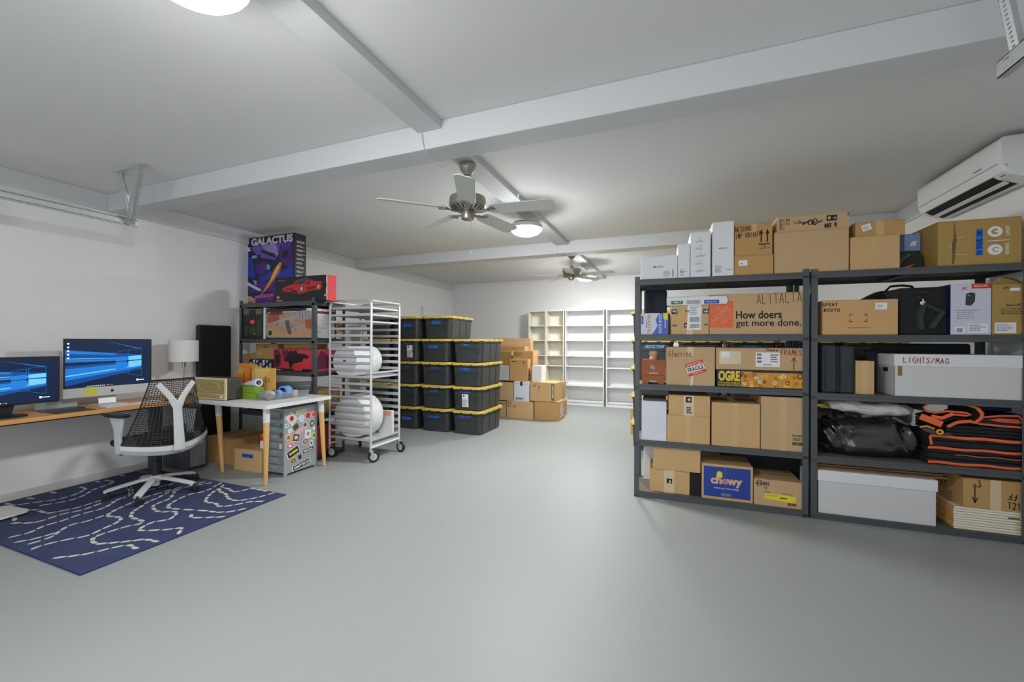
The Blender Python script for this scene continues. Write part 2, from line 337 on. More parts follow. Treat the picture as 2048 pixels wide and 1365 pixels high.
# ------------------------------------------------------------------ ceiling fans
BLADE = M('fan_blade_white', '#cfd0ca', .45, var=.03)
def fan(label, x, y, ang, rod=.17):
    t = thing('ceiling_fan', label, 'ceiling fan', (x, y, ZR), ang, 'ceiling fans under the centre rail')
    g = G(); g.lathe([(.062, 0), (.066, -.012), (.058, -.045), (.034, -.075), (.028, -.088), (.012, -.09)]); g.out('canopy', NICKEL, t, smooth=True)
    g = G(); g.cyl((0, 0, -.08), (0, 0, -.1-rod), .0095); g.out('downrod', NICKEL, t, smooth=True)
    z = -.09-rod
    g = G(); g.lathe([(.018, .04), (.03, .02), (.09, .005), (.135, -.01), (.14, -.025), (.14, -.07), (.13, -.085), (.085, -.105), (.05, -.11)], 32); g.out('motor_housing', NICKEL, t, smooth=True)
    mh = [o for o in bpy.data.objects if o.parent == t and o.name.startswith('motor')][0]; mh.location.z = z
    g = G()
    for k in range(20):
        a = 2*PI*k/20; c, s = math.cos(a), math.sin(a)
        g.hexa([(c*.088-s*.004, s*.088+c*.004, z-.106), (c*.088+s*.004, s*.088-c*.004, z-.106), (c*.128+s*.004, s*.128-c*.004, z-.09), (c*.128-s*.004, s*.128+c*.004, z-.09)],
               [(c*.088-s*.004, s*.088+c*.004, z-.099), (c*.088+s*.004, s*.088-c*.004, z-.099), (c*.128+s*.004, s*.128-c*.004, z-.083), (c*.128-s*.004, s*.128+c*.004, z-.083)])
    g.out('vent_slots', BLK, t)
    g = G(); g.lathe([(.044, -.108), (.05, -.12), (.05, -.155), (.046, -.172), (.02, -.182), (.0, -.183)], 24); o = g.out('switch_housing', NICKEL, t, smooth=True); o.location.z = z
    g = G(); g.cyl((.046, 0, z-.12), (.046, 0, z-.13), .052); g.bm.clear(); g.tube([(.035, -.02, z-.17), (.037, -.02, z-.3), (.037, -.02, z-.42)], .0016, 6); g.out('pull_chain', NICKEL, t)
    g = G(); g.lathe([(0, 0), (.006, -.006), (.005, -.018), (0, -.022)], 10, (.037, -.02, z-.42)); g.out('chain_pull', WHT, t, smooth=True)
    for k in range(5):
        a = 2*PI*k/5; R = Matrix.Rotation(a, 4, 'Z')
        g = G(); g.tube([(.05, 0, z-.112), (.1, 0, z-.122), (.15, 0, z-.112)], (.005, .013), 8)
        for sg in (-1, 1): g.tube([(.15, 0, z-.112), (.175, sg*.028, z-.110), (.205, sg*.045, z-.109), (.215, sg*.03, z-.109), (.19, sg*.012, z-.11), (.225, 0, z-.109)], (.004, .0055), 6)
        g.cyl((.165, 0, z-.117), (.165, 0, z-.105), .015)
        g.xf(R); g.out('blade_bracket', NICKEL, t, smooth=True)
        pts = [(.18, -.052), (.22, -.062), (.625, -.070), (.655, -.048), (.662, -.03), (.656, 0), (.662, .03), (.655, .048), (.625, .070), (.22, .062), (.18, .052), (.17, 0)]
        g = G(); g.prism(pts, 'z', -.003, .003)
        g.xf(R @ Matrix.Translation((0, 0, z-.104)) @ Matrix.Rotation(math.radians(-13), 4, 'X')); g.out('blade', BLADE, t, bevel=.001)
    return t
fan('nearer ceiling fan, brushed nickel with five white blades, beside the front crossbeam', -1.473, 2.80, math.radians(8), .16)
fan('farther ceiling fan, brushed nickel with five white blades, beyond the second crossbeam', -1.473, 6.2, math.radians(-11), .14)

# ------------------------------------------------------------------ hanging disc lamps (they light the room)
def lamp(label, x, y, zc, r=.165, k_=1.0):
    GLOW = M('lamp_glow_%d' % int(k_*100), '#ffffff', .5, var=0, emit=LAMP_E*k_)
    t = thing('hanging_light', label, 'light', (x, y, zc), random.uniform(0, 1), 'round hanging lights')
    g = G(); g.lathe([(r, .006), (r*1.0, .0), (r*.97, -.012), (r*.8, -.04), (r*.45, -.062), (0, -.068)], 36); g.out('diffuser', GLOW, t, smooth=True)
    g = G(); g.lathe([(r+.004, .002), (r+.004, .04), (r*.9, .05), (.06, .052), (.055, .085), (.02, .09), (0, .09)], 36); g.out('housing', LGR, t, smooth=True)
    g = G()
    for k in range(26):
        a = 2*PI*k/26; c, s = math.cos(a), math.sin(a)
        g.hexa([(c*.05-s*.002, s*.05+c*.002, .05), (c*.05+s*.002, s*.05-c*.002, .05), (c*(r-.012)+s*.002, s*(r-.012)-c*.002, .05), (c*(r-.012)-s*.002, s*(r-.012)+c*.002, .05)],
               [(c*.05-s*.002, s*.05+c*.002, .085), (c*.05+s*.002, s*.05-c*.002, .085), (c*(r-.03)+s*.002, s*(r-.03)-c*.002, .072), (c*(r-.03)-s*.002, s*(r-.03)+c*.002, .072)])
    g.out('heat_sink_fins', LGR, t)
    top = ZR-zc
    g = G(); g.tube([(0, 0, .085), (0, 0, .115), (.014, 0, .125), (.018, 0, .14), (.008, 0, .156), (-.008, 0, .152), (-.014, 0, .14)], .003, 6); g.tube([(0, 0, .153), (0, 0, top)], .003, 6); g.out('hook', GALV, t, smooth=True)
    g = G(); pts = [(0, 0, .09)]
    for k in range(26): a = k*.75; pts.append((-.07-.028*math.cos(a)-k*.0022, -.06+.02*math.sin(a)-k*.004, .12+.03*math.sin(a+1)))
    g.tube(pts, .0025, 6); g.tube([(-.13, -.17, .12), (-.10, -.3, top-.02), (-.06, -.6, top-.003)], .0025, 6); g.out('power_cord', WHT, t, smooth=True)
    return t
lamp('middle hanging light, a round white glowing disc beyond the nearer ceiling fan', -1.47, 4.12, 2.53, k_=1.15)
lamp('farthest hanging light, a glowing disc partly behind the farther fan', -1.47, 7.3, 2.49, k_=1.25)
lamp('nearest hanging light, cut off by the top edge of the photo', -1.47, .86, 2.54, k_=.85)

# loose cables hanging where rail meets beams
def cable(label, pts, r=.003):
    g = G(); g.tube(pts, r, 6); tag(g.out('loose_cable', LGR, None, smooth=True), label, 'cable')
cable('thin grey cable drooping across the front crossbeam beside the rail', [(RX0+.03, B1a-.005, ZR-.002), (RX0+.04, B1a-.012, 2.64), (RX0+.05, B1a-.006, 2.585), (RX0+.055, B1a+.03, 2.572), (RX0+.05, 2.36, 2.56), (RX0+.045, 2.42, 2.553), (RX0+.06, B1b+.02, 2.545)])
cable('short thin cable hanging from the second crossbeam by the farther fan', [(RX0+.02, B2a-.004, ZR-.01), (RX0+.02, B2a-.01, 2.6), (RX0+.05, B2a+.02, 2.573), (RX0+.1, B2a+.12, 2.57), (RX0+.13, B2b+.15, 2.66), (RX0+.1, 6.08, ZR-.004)])

# ------------------------------------------------------------------ wall air conditioner
t = thing('air_conditioner', 'white wall mounted air conditioner high on the right wall', 'air conditioner', (XR, 3.72, 2.43)); L = 1.0
pr_ = [(0, 0), (-.06, -.012), (-.17, .028), (-.205, .055), (-.228, .10), (-.232, .25), (-.222, .275), (-.2, .285), (0, .285)]
g = G(); g.prism(pr_, 'y', 0, L); g.out('casing', WHT, t, bevel=.012, seg=3)
g = G(); g.prism([(-.08, -.0105), (-.165, .0235), (-.20, .049), (-.18, .06), (-.08, .02)], 'y', .12, L-.06); g.out('air_outlet', BLKM, t)
g = G(); g.prism([(-.118, -.002), (-.148, .0125), (-.146, .02), (-.116, .005)], 'y', .12, L-.06); g.out('louvre', WHT, t, bevel=.002)
g = G(); g.box(-.2335, -.2325, .015, L-.015, .105, .108); g.out('panel_seam', GREY, t)
g = G(); g.box(-.19, -.17, .035, .075, .0335, .037); g.cyl((-.195, -.001, .09), (-.195, .004, .09), .006); g.out('indicator', GREY, t)
g = G(); g.box(-.236, -.2325, .17, .25, .13, .137); g.out('printed_mark', GREY, t)

# ------------------------------------------------------------------ garage door tracks and their perforated hangers
def perf(g, p0, p1, wd, side, n):
    """perforated angle: strip with real square holes between p0 and p1"""
    p0, p1, side = Vector(p0), Vector(p1), Vector(side).normalized(); d = (p1-p0)/n; nrm = d.normalized().cross(side)*.0025
    for leg in (side, nrm.normalized()):
        q = leg*wd; th = (nrm if leg is side else side*.0025)
        def bx(a, b, u0, u1): g.hexa([a+q*u0, b+q*u0, b+q*u1, a+q*u1], [a+q*u0+th, b+q*u0+th, b+q*u1+th, a+q*u1+th])
        bx(p0, p1, 0, .33); bx(p0, p1, .67, 1)
        for i in range(n+1): a = p0+d*i-d*.28; bx(a, a+d*.56, .33, .67)
t = thing('garage_door_track', 'left garage door track, a pale horizontal rail held by two perforated angle hangers', 'rail', (-4.39, 0, 2.33))
g = G(); g.box(0, .003, -2.9, 2.17, 0, .062); g.box(-.03, 0, -2.9, 2.17, .059, .062); g.box(-.028, 0, -2.9, 2.17, 0, .003); g.box(0, .012, -2.9, 2.17, .062, .066); g.box(-.03, -.027, -2.9, 2.17, .04, .062); g.out('rail', GALV, t)
g = G(); g.box(.003, .006, -2.9, 2.165, .050, .054); g.box(.003, .006, -2.9, 2.165, .006, .010); g.out('rail_rib', STEEL, t)
g = G(); perf(g, (.0, 2.10, .06), (.03, 2.0, ZC-2.33), .05, (1, .1, 0), 22); g.out('hanger', GALV, t)
g = G(); perf(g, (.012, 2.12, .02), (.40, 1.995, ZC-2.33), .045, (0, -1, 0), 24); g.out('hanger', GALV, t)
g = G(); g.box(-.0, .46, 1.985, 2.02, ZC-2.33-.004, ZC-2.33); g.out('ceiling_strap', GALV, t)
t = thing('garage_door_track', 'right garage door track with perforated hanger, only its end showing in the top right corner', 'rail', (1.125, 0, 2.34))
g = G(); g.box(0, .003, -2.9, 2.12, 0, .062); g.box(0, .03, -2.9, 2.12, .059, .062); g.box(0, .028, -2.9, 2.12, 0, .003); g.out('rail', GALV, t)
g = G(); perf(g, (.01, 2.07, .05), (-.06, 2.05, ZC-2.34), .045, (0, -1, 0), 22); g.out('hanger', GALV, t)
g = G(); perf(g, (-.002, 2.09, .05), (.30, 2.02, ZC-2.34), .045, (0, -1, 0), 22); g.out('hanger', GALV, t)

# ------------------------------------------------------------------ boltless shelving
def shelving(label, loc, rz, W, D, H, levels, group='grey steel shelving units'):
    t = thing('shelving_unit', label, 'shelf', loc, rz, group); pw = .042
    for sx in (0, 1):
        for sy in (0, 1):
            x = 0 if sx == 0 else W; dx = 1 if sx == 0 else -1; y = 0 if sy == 0 else D; dy = 1 if sy == 0 else -1
            g = G(); g.box(*sorted((x, x+dx*pw)), *sorted((y, y+dy*.003)), 0, H); g.box(*sorted((x, x+dx*.003)), *sorted((y, y+dy*pw)), 0, H)
            p = g.out('post', STEEL, t, bevel=.001)
            g = G(); xs = sorted((x-dx*.0006, x+dx*.0036))
            for k in range(int(H/.05)-1):
                z = .04+k*.05
                g.box(*xs, *sorted((y+dy*.018, y+dy*.026)), z, z+.018)
            g.out('keyhole_slots', BLK, p)['kind'] = 'stuff'
    for z in levels:
        for yy, nm in ((0, 'front_beam'), (D, 'rear_beam')):
            s = -1 if yy == 0 else 1; g = G()
            g.box(.003, W-.003, *sorted((yy-s*.004, yy-s*.008)), z-.05, z)
            g.box(.002, W-.002, *sorted((yy+s*.000, yy-s*.008)), z-.05, z-.024)
            g.box(.002, W-.002, *sorted((yy-s*.001, yy-s*.008)), z-.010, z)
            g.out(nm, STEEL, t, bevel=.0015)
        for xx in (0, W):
            s = 1 if xx == 0 else -1; g = G(); g.box(*sorted((xx+s*.003, xx+s*.012)), .01, D-.01, z-.05, z); g.out('side_beam', STEELD, t)
        g = G(); g.box(.012, W-.012, .008, D-.008, z-.02, z); g.out('deck', M('shelf_deck', '#6b6558', .7, var=.1), t)
        g = G(); g.box(W/2-.02, W/2+.02, .01, D-.01, z-.045, z-.02); g.out('cross_bar', STEELD, t)
    return t
SHA = math.radians(1.93); SHO = Vector((-.327, 3.737, 0))
SHX = Vector((math.cos(SHA), math.sin(SHA), 0)); SHY = Vector((-math.sin(SHA), math.cos(SHA), 0))
def Sw(x, d, z): return SHO+SHX*x+SHY*d+Vector((0, 0, z))
def S(u, v, d=0):
    r = Fv+Rv*((u-1024)/FPX)+Uv*((CYP-v)/FPX); t = (d-(EY-SHO).dot(SHY))/r.dot(SHY); p = EY+r*t-SHO
    return p.dot(SHX), p.z
LV1 = [.05, .495, .98, 1.408, 1.886]; LV2 = [.045, .482, .96, 1.402, 1.886]
shelving('left unit of the right-hand grey steel shelving, loaded mostly with cardboard cartons', SHO, SHA, 1.285, .45, 1.91, LV1)
shelving('grey steel shelving unit at the right edge, holding blankets and long white boxes', Sw(1.297, 0, 0), SHA, 1.235, .45, 1.905, LV2)
LSO = Vector((-4.93, 3.455, 0)); LVL = [.05, .50, .99, 1.362, 1.79]
shelving('grey steel shelving unit behind the white table, toy boxes on its top', LSO, 0, 1.21, .46, 1.825, LVL)
def sbox(label, u0, u1, vt, z0, d=.012, dep=.38, mat=None, h=None, vm=None, slip=0, **k):
    """box on the right-hand shelving: its front face spans pixels u0..u1, top at vt, standing on z0"""
    vm = vm or vt+20; x0 = S(u0, vm, d)[0]; x1 = S(u1, vm, d)[0]; hh = h or S((u0+u1)/2, vt, d)[1]-z0
    return carton(label, Sw(x0, d, z0), SHA+slip, x1-x0, dep, hh, mat, **k)
# ================================================================== right shelving: top shelf
T1 = LV1[4]
def mq(t, a0, a1, b0, b1, **k): return text_part(t, 'MOZA', SM(t), a0, a1, b0, b1, INK, **k)
t = sbox('wide low white box with small black lettering, leftmost on the right shelving top', 1282, 1355, 512, T1, mat=WBOX, tape=0, flaps=True); w, h = t['_w'], t['_h']
mq(t, w*.34, w*.62, h*.49, h*.555); small_print(t, SM(t), w*.62, w*.82, h*.08, h*.34, 5, seed=4); barcode(t, SM(t), w*.86, w*.9, h*.08, h*.4, GREY)
t = sbox('narrow white box, second shortest of the four white boxes on top', 1355.8, 1380, 488, T1, mat=WBOX, tape=0); w, h = t['_w'], t['_h']
text_part(t, 'MOZA', SM(t), w*.2, w*.68, h*.17, h*.2, INK); small_print(t, SM(t), w*.2, w*.55, h*.05, h*.26, 5, seed=9)
t = sbox('tall white box with a column of small icons, third white box on top', 1381, 1421.5, 464, T1, mat=WBOX, tape=0); w, h = t['_w'], t['_h']
for k in range(5):
    zz = h*(.14+.165*k); line_part(t, [disc_pts(w*.5, zz+.018, .008, n=8)+[(w*.5+.008, zz+.018)]], SM(t), GREY, .002); small_print(t, SM(t), w*.25, w*.75, zz-.012, zz+.004, 2, seed=k)
t = sbox('tallest white box on top, beside the carton with two black arrows', 1425, 1468, 443.5, T1, d=.004, mat=WBOX, tape=0); w, h = t['_w'], t['_h']
mq(t, w*.3, w*.72, h*.5, h*.52); small_print(t, SM(t), w*.12, w*.5, h*.06, h*.2, 5, seed=12); small_print(t, SM(t), w*.6, w*.9, h*.1, h*.13, 1, seed=2)
# arrows carton on a low carton
t = sbox('low cardboard box with small white label under the arrows carton', 1468.5, 1547, 510.5, T1, mat=CARD2, tape=0); w, h = t['_w'], t['_h']; hb = h
patch(t, SM(t), (w*.12, w*.34, h*.48, h*.76), PAPER, name='sticker'); barcode(t, SM(t), w*.16, w*.22, h*.55, h*.62)
t = sbox('cardboard box with two black upward arrows and marker writing, on a low carton', 1469, 1545, 448, T1+hb, d=.02, mat=CARD2, tape=1); w, h = t['_w'], t['_h']; s = SM(t)
hand_part(t, 'NECRONS', s, w*.03, w*.46, h*.78, h*.93, INK, 3); hand_part(t, 'IMP KNIGHT', s, w*.03, w*.68, h*.58, h*.73, INK, 3)
for c in (.71, .87): patch(t, s, [(w*(c-.018), h*.4), (w*(c+.018), h*.4), (w*(c+.018), h*.66), (w*(c+.05), h*.66), (w*c, h*.82), (w*(c-.05), h*.66), (w*(c-.018), h*.66)], INK, name='printed_arrow')
patch(t, s, (w*.64, w*.94, h*.32, h*.355), INK, name='printed_bar'); text_part(t, 'THIS WAY UP', s, w*.65, w*.95, h*.19, h*.225, INK); line_part(t, [[(w*.77, h*.3), (w*.77, h*.26), (w*.81, h*.26), (w*.81, h*.3)]], s, INK)
# large carton + thin one on it
t = sbox('largest plain cardboard box on top, under the flat carton with scribbled-over print', 1549, 1698, 460, T1, vm=500, mat=CARD3, tape=1, dep=.42); hb = t['_h']
t = sbox('flat cardboard box with scribbled-over print and 40% note, on the largest plain box', 1554, 1700, 428.5, T1+hb, d=.02, vm=440, mat=CARD3, tape=1, dep=.4); w, h = t['_w'], t['_h']; s = SM(t)
text_part(t, 'You got game.', s, w*.23, w*.64, h*.40, h*.62, INK, bold=.02); line_part(t, [[(w*(.30+.05*i+.035*math.sin(i*2.3)), h*(.5+.17*math.cos(i*1.9))) for i in range(7)], disc_pts(w*.47, h*.5, w*.035, h*.15, 14), disc_pts(w*.53, h*.52, w*.03, h*.2, 14)], s, INK, .006)
patch(t, s, (w*.69, w*.83, h*.5, h*.85), INK, name='printed_block'); patch(t, s, disc_pts(w*.725, h*.68, w*.02, h*.11), CARD3, .0016, name='printed_disc'); patch(t, s, (w*.78, w*.82, h*.6, h*.72), GREY, .0016)
hand_part(t, '40% 0', s, w*.66, w*.82, h*.1, h*.36, INK, 4, .007); line_part(t, [[(w*.04, h*.15), (w*.04, h*.8), (w*.1, h*.8), (w*.1, h*.15), (w*.04, h*.15)], [(w*.14, h*.5), (w*.14, h*.82)], [(w*.17, h*.5), (w*.17, h*.82)], [(w*.13, h*.74), (w*.14, h*.82), (w*.15, h*.74)], [(w*.16, h*.74), (w*.17, h*.82), (w*.18, h*.74)], [(w*.13, h*.45), (w*.18, h*.45)]], s, INK, .003)
small_print(t, s, w*.045, w*.095, h*.2, h*.76, 6, INK, 5)
patch(t, s, (w*.965, w*.99, h*.87, h*.93), INK, name='printed_mark'); patch(t, s, (w*.965, w*.99, h*.74, h*.8), INK, name='printed_mark')
# next pair (second unit)
T2 = LV2[4]
t = sbox('plain cardboard box on top of the right-edge shelving, under the carton with a tilted label', 1701, 1800, 472, T2, vm=500, mat=CARD, tape=1); hb = t['_h']
t = sbox('low cardboard box with tilted white label, stacked on a plain carton on top', 1711, 1811, 441.5, T2+hb, d=.03, vm=450, mat=CARD2, tape=2, dep=.4); w, h = t['_w'], t['_h']
patch(t, SM(t), (w*.13, w*.32, h*.42, h*.82), PAPER, rot=18); small_print(t, lambda a, b, o: SM(t)(*rotp(a, b, w*.225, h*.62, math.radians(18)), o), w*.15, w*.29, h*.5, h*.72, 3, GREY)
xc = S(1876, 490, .012)[0]-.008; xq = S(1809, 470, .2)[0]
t = carton('pale blue box wedged beside the damaged carton on top, above the olive bag', Sw(xq, .2, T2+.152), SHA, xc-xq, .18, .13, M('pale_blue_card', '#8ea6d8', .6), tape=0); w, h = t['_w'], t['_h']
patch(t, SM(t), [(w*.3, h*.3), (w*.7, h*.3), (w*.75, h*.6), (w*.45, h*.55)], PAPER)
# dark bag under the blue box
x0 = S(1800, 500, .012)[0]-.01; x1 = xc+.012
t = thing('soft_bag', 'dark olive soft bag with an orange strap end, squeezed between two cartons on top', 'bag', Sw(x0+.012, .15, T2), SHA)
g = G(); wd = x1-x0-.02
g.prism([(0, 0), (wd, 0), (wd*.98, .10), (wd*.8, .145), (wd*.5, .15), (wd*.1, .14), (-.0, .06)], 'y', 0, .26); g.out('bag_body', M('olive_fabric', '#30362a', .85, var=.25, bump=.5), t, bevel=.02, seg=3)
g = G(); g.tube([(wd*.25, -.02, .012), (wd*.5, -.035, .02), (wd*.62, -.02, .034), (wd*.5, -.015, .03)], (.004, .012), 6); g.out('strap', ORANGE, t, smooth=True)
g = G(); g.tube([(wd*.15, -.004, .01), (wd*.3, -.006, .08), (wd*.55, -.006, .12)], (.003, .012), 6); g.out('webbing', M('grey_webbing', '#5b5f60', .8), t, smooth=True)
# damaged carton with circles and vertical tape
t = sbox('damaged cardboard box with two white circles and a vertical blue tape label, top right', 1876, 2044, 438, T2, vm=490, mat=CARD4, tape=0, dep=.43); w, h = t['_w'], t['_h']; s = SM(t)
patch(t, s, (w*.465, w*.545, h*.2, h*.78), BTAPE, .001, name='tape_label'); hand_part(t, 'TV STATE CMD', lambda a, b, o: s(w*.505-(b-0), a, o), h*.22, h*.74, -.013, .013, INK, 0, .004, .0022)
for c in (.7, .31):
    patch(t, s, disc_pts(w*.69, h*c, w*.088, h*.115), WINK, name='printed_circle')
line_part(t, [[(w*.6, h*.505), (w*.87, h*.505)]], s, WINK, .004)
patch(t, s, [(w*.64, h*.7), (w*.67, h*.76), (w*.72, h*.76), (w*.72, h*.64), (w*.67, h*.64)], CARD4, .0016, name='printed_icon'); patch(t, s, (w*.68, w*.72, h*.68, h*.72), WINK, .002)
line_part(t, [[(w*.66, h*.31), (w*.69, h*.36), (w*.73, h*.34)], [(w*.66, h*.31), (w*.69, h*.26), (w*.73, h*.28)]], s, CARD4, .005, .0018)
text_part(t, 'SUPPORT', lambda a, b, o: s(w*.84-b, a, o), h*.6, h*.82, -.01, .012, WINK); text_part(t, 'REPAIRING', lambda a, b, o: s(w*.83-b, a, o), h*.2, h*.44, -.01, .01, WINK)
patch(t, s, [(w*.175, h*.04), (w*.2, h*.04), (w*.215, h*.3), (w*.23, h*.6), (w*.2, h*.97), (w*.19, h*.6), (w*.17, h*.5), (w*.18, h*.25)], M('torn_card', '#6d5a35', .9), .0012, name='torn_seam')
line_part(t, [[(w*.2, h*.62), (w*.32, h*.63)], [(w*.2, h*.25), (w*.35, h*.24)], [(w*.15, h*.4), (w*.19, h*.55), (w*.21, h*.7), (w*.2, h*.85)]], s, CTAPE, .004)

# ================================================================== shelf below the top, first unit
Z = LV1[3]
t = sbox('blue and white box of kitchen bags by the left post of the right shelving', 1281.5, 1336, 627, Z, vm=650, mat=M('pale_blue_white', '#ccd3dc', .5), tape=0, flaps=False, dep=.2); w, h = t['_w'], t['_h']; s = SM(t)
patch(t, s, [(w*.42, 0), (w*.995, 0), (w*.995, h), (w*.68, h), (w*.55, h*.7), (w*.62, h*.4)], M('bag_box_blue', '#4465c4', .5), name='printed_field'); patch(t, s, [(w*.84, h*.72), (w*.99, h*.68), (w*.99, h), (w*.82, h)], YEL, .0014)
for txt, x, m_, b0, b1 in (('ELASTIC', .31, ORANGE, .05, .9), ('ODOR BLOCK', .72, WINK, .04, .97), ('30% MORE', .9, WINK, .3, .75)): text_part(t, txt, lambda a, b, o: s(w*x+b, h-a, o), h*(1-b1), h*(1-b0), -.012 if x != .9 else -.006, .012 if x != .9 else .006, m_, off=.0022)
patch(t, s, disc_pts(w*.06, h*.68, w*.055, h*.2), BLUE, .0014, name='printed_disc'); text_part(t, '13', s, w*.02, w*.1, h*.58, h*.78, WINK, off=.002); line_part(t, [[(w*.21, h*.3), (w*.22, h*.62)]], s, BLUE, .005)
bx = S(1281.5, 650, .012)[0]
def bottle(label, x, d, z, capm, body, rr, hh, long=False):
    t = thing('squeeze_bottle', label, 'bottle', Sw(x, d, z), 0)
    g = G(); g.lathe([(rr*.9, 0), (rr, .01), (rr, hh*.8), (rr*.7, hh*.93), (rr*.4, hh)], 18); g.out('bottle_body', body, t, smooth=True)
    g = G(); g.lathe([(rr*.62, hh*.93), (rr*.62, hh*1.02), (rr*.3, hh*1.04), (.0035, hh*1.04+.035), (0, hh*1.04+.036)], 16); g.out('cap', capm, t, smooth=True)
bottle('glue bottle with a red cap standing behind the kitchen bag box', bx+.09, .235, Z, RED, WHT, .02, .165); bottle('small bottle with a dark cap beside the red-capped glue bottle', bx+.155, .235, Z, BLK, WHT, .017, .16)
t = sbox('navy fabric case standing behind the bottles, left end of the second shelf', 1288, 1334, 583, Z, d=.27, vm=600, mat=M('navy_fabric', '#1d2434', .8, bump=.4), tape=0, flaps=False, dep=.16, h=.41, bevel=.015, name='fabric_case', cat='case')
t = sbox('patterned cardboard box with small navy logos and a hanging paper label, second shelf', 1342, 1418, 607, Z, vm=630, mat=CARD, tape=3, dep=.4); w, h = t['_w'], t['_h']; s = SM(t); hb = h
for (a, b, tx, inv) in ((.0, .66, 'wy', 1), (.34, .66, 'wy', 0), (.84, .66, 'ch', 1), (.0, .22, 'che', 0), (.34, .22, 'ch', 1), (.84, .22, 'wy', 0)):
    a0, a1 = w*(a+.01), w*min(.99, a+.17)
    if inv: patch(t, s, (a0, a1, h*b, h*(b+.15)), NAVY, name='printed_block')
    text_part(t, tx, s, a0+(a1-a0)*.15, a1-(a1-a0)*.1, h*(b+.04), h*(b+.12), WINK if inv else NAVY, off=.0022, bold=.03)
patch(t, s, (w*.44, w*.8, h*.15, h*1.0), PAPER, .002, name='paper_label', rot=-2); small_print(t, s, w*.5, w*.78, h*.62, h*.9, 5, seed=5, off=.004); barcode(t, s, w*.5, w*.76, h*.4, h*.56, GREY, off=.004); barcode(t, s, w*.5, w*.76, h*.2, h*.34, GREY, 8, off=.004)
# white poly sheet folded over it
x0 = S(1334, 600, .0)[0]; x1 = S(1456, 600, 0)[0]; zt = Z+hb
t = thing('plastic_sack', 'white printed plastic sack folded flat over the logo-patterned carton', 'sack', Sw(x0, .0, zt), SHA)
g = G(); W_ = x1-x0; wb = S(1417, 600, .012)[0]-x0; g.hexa([(0, .0, .002), (wb, .0, .002), (wb, .36, .002), (0, .36, .002)], [(.0, .0, .055), (wb, .0, .062), (wb, .36, .075), (.0, .36, .08)]); g.out('sack_body', M('white_film', '#dfe1e4', .35, var=.04, bump=.6, bscale=18), t, bevel=.01, seg=3)
g = G(); g.hexa([(-.004, -.004, .05), (W_*.97, -.004, .05), (W_, -.004, .02), (W_*.98, -.004, -.012), (.005, -.004, -.018)], [(-.004, -.001, .05), (W_*.97, -.001, .05), (W_, -.001, .02), (W_*.98, -.001, -.012), (.005, -.001, -.018)]); g.out('front_fold', MC['white_film'], t)
s = lambda a, b, o: (a, -.0042-o, b)
patch(t, s, (W_*.07, W_*.27, -.008, .022), GRN, .0008, name='printed_block'); text_part(t, '3 MIL', s, W_*.1, W_*.24, .0, .015, WINK, 180, off=.0018)
patch(t, s, (W_*.62, W_*.86, -.008, .022), BLUE, .0008, name='printed_block'); text_part(t, 'CAUTION', s, W_*.65, W_*.83, .002, .013, WINK, 180, off=.0018); barcode(t, s, W_*.33, W_*.56, -.008, .024, GREY, off=.001)
# home store carton
t = sbox('long cardboard box with orange square logo and slogan, marker note above, second shelf', 1419, 1614, 587, Z, vm=630, mat=CARD3, tape=0, dep=.43); w, h = t['_w'], t['_h']; s = SM(t)
patch(t, s, (w*.005, w*.255, h*.17, h*.83), M('store_orange', '#ee6a3a', .6), name='printed_logo')
q = lambda a, b, o: s(*rotp(a, b, w*.13, h*.5, math.radians(45)), o)
cx_, cy_ = w*.13, h*.5
for tx_, o_, l_, hh_ in (('THE', .058, .040, .034), ('HOME', .0, .085, .052), ('DEPOT', -.056, .055, .030)): text_part(t, tx_, q, cx_-l_, cx_+l_, cy_+o_-hh_/2, cy_+o_+hh_/2, CARD3, off=.0018, bold=0)
text_part(t, 'How doers', s, w*.285, w*.755, h*.385, h*.575, INK, bold=.02); text_part(t, 'get more done.', s, w*.285, w*.945, h*.15, h*.365, INK, bold=.02)
hand_part(t, 'ALITALIA', s, w*.50, w*.945, h*.75, h*.985, BRNINK, 2, .0048)

# ---- third shelf, first unit
Z = LV1[2]
x0 = S(1283, 740, .02)[0]; x1 = S(1331, 740, .02)[0]; W_ = x1-x0; H_ = S(1305, 720, .02)[1]-Z
t = thing('shoe_shine_box', 'wooden shoe shine box with a knob lid and arched base, third shelf left end', 'wooden box', Sw(x0, .02, Z), SHA)
RW = M('reddish_wood', '#9a5322', .5, var=.35, scale=25, wave=.2)
g = G(); zz = H_*.36; g.prism([(.0, zz), (W_, zz), (W_, H_-.012), (W_-.012, H_), (.012, H_), (0, H_-.012)], 'y', 0, .2); g.out('body', RW, t, bevel=.004)
g = G(); g.prism([(.008, 0), (W_*.28, 0), (W_*.36, zz*.45), (W_*.6, zz*.45), (W_*.72, 0), (W_-.012, 0), (W_-.004, zz), (.0, zz)], 'y', .004, .196); g.out('arched_base', RW, t, bevel=.002)
g = G(); g.lathe([(.034, 0), (.036, .012), (.028, .02), (.03, .028), (.038, .05), (.036, .072), (.02, .08), (0, .08)], 22, (W_*.5, .1, H_)); g.out('knob', M('pale_wood', '#c9a27a', .5, var=.12), t, smooth=True)
text_part(t, 'KIWI', lambda a, b, o: (a, -o, b), W_*.34, W_*.66, H_*.42, H_*.48, WINK); line_part(t, [[(W_*.4, H_*.75), (W_*.4, H_*.64)], [(W_*.4, H_*.75), (W_*.47, H_*.74), (W_*.46, H_*.64)], [(W_*.5, H_*.63), (W_*.54, H_*.63), (W_*.54, H_*.73)]], lambda a, b, o: (a, -o, b), WINK, .004)
t = sbox('cardboard box with a red FRAGILE sticker and brown handwriting, third shelf', 1332.5, 1430, 694.7, Z, vm=730, tape=1, mat=CARD3, dep=.4); w, h = t['_w'], t['_h']; s = SM(t)
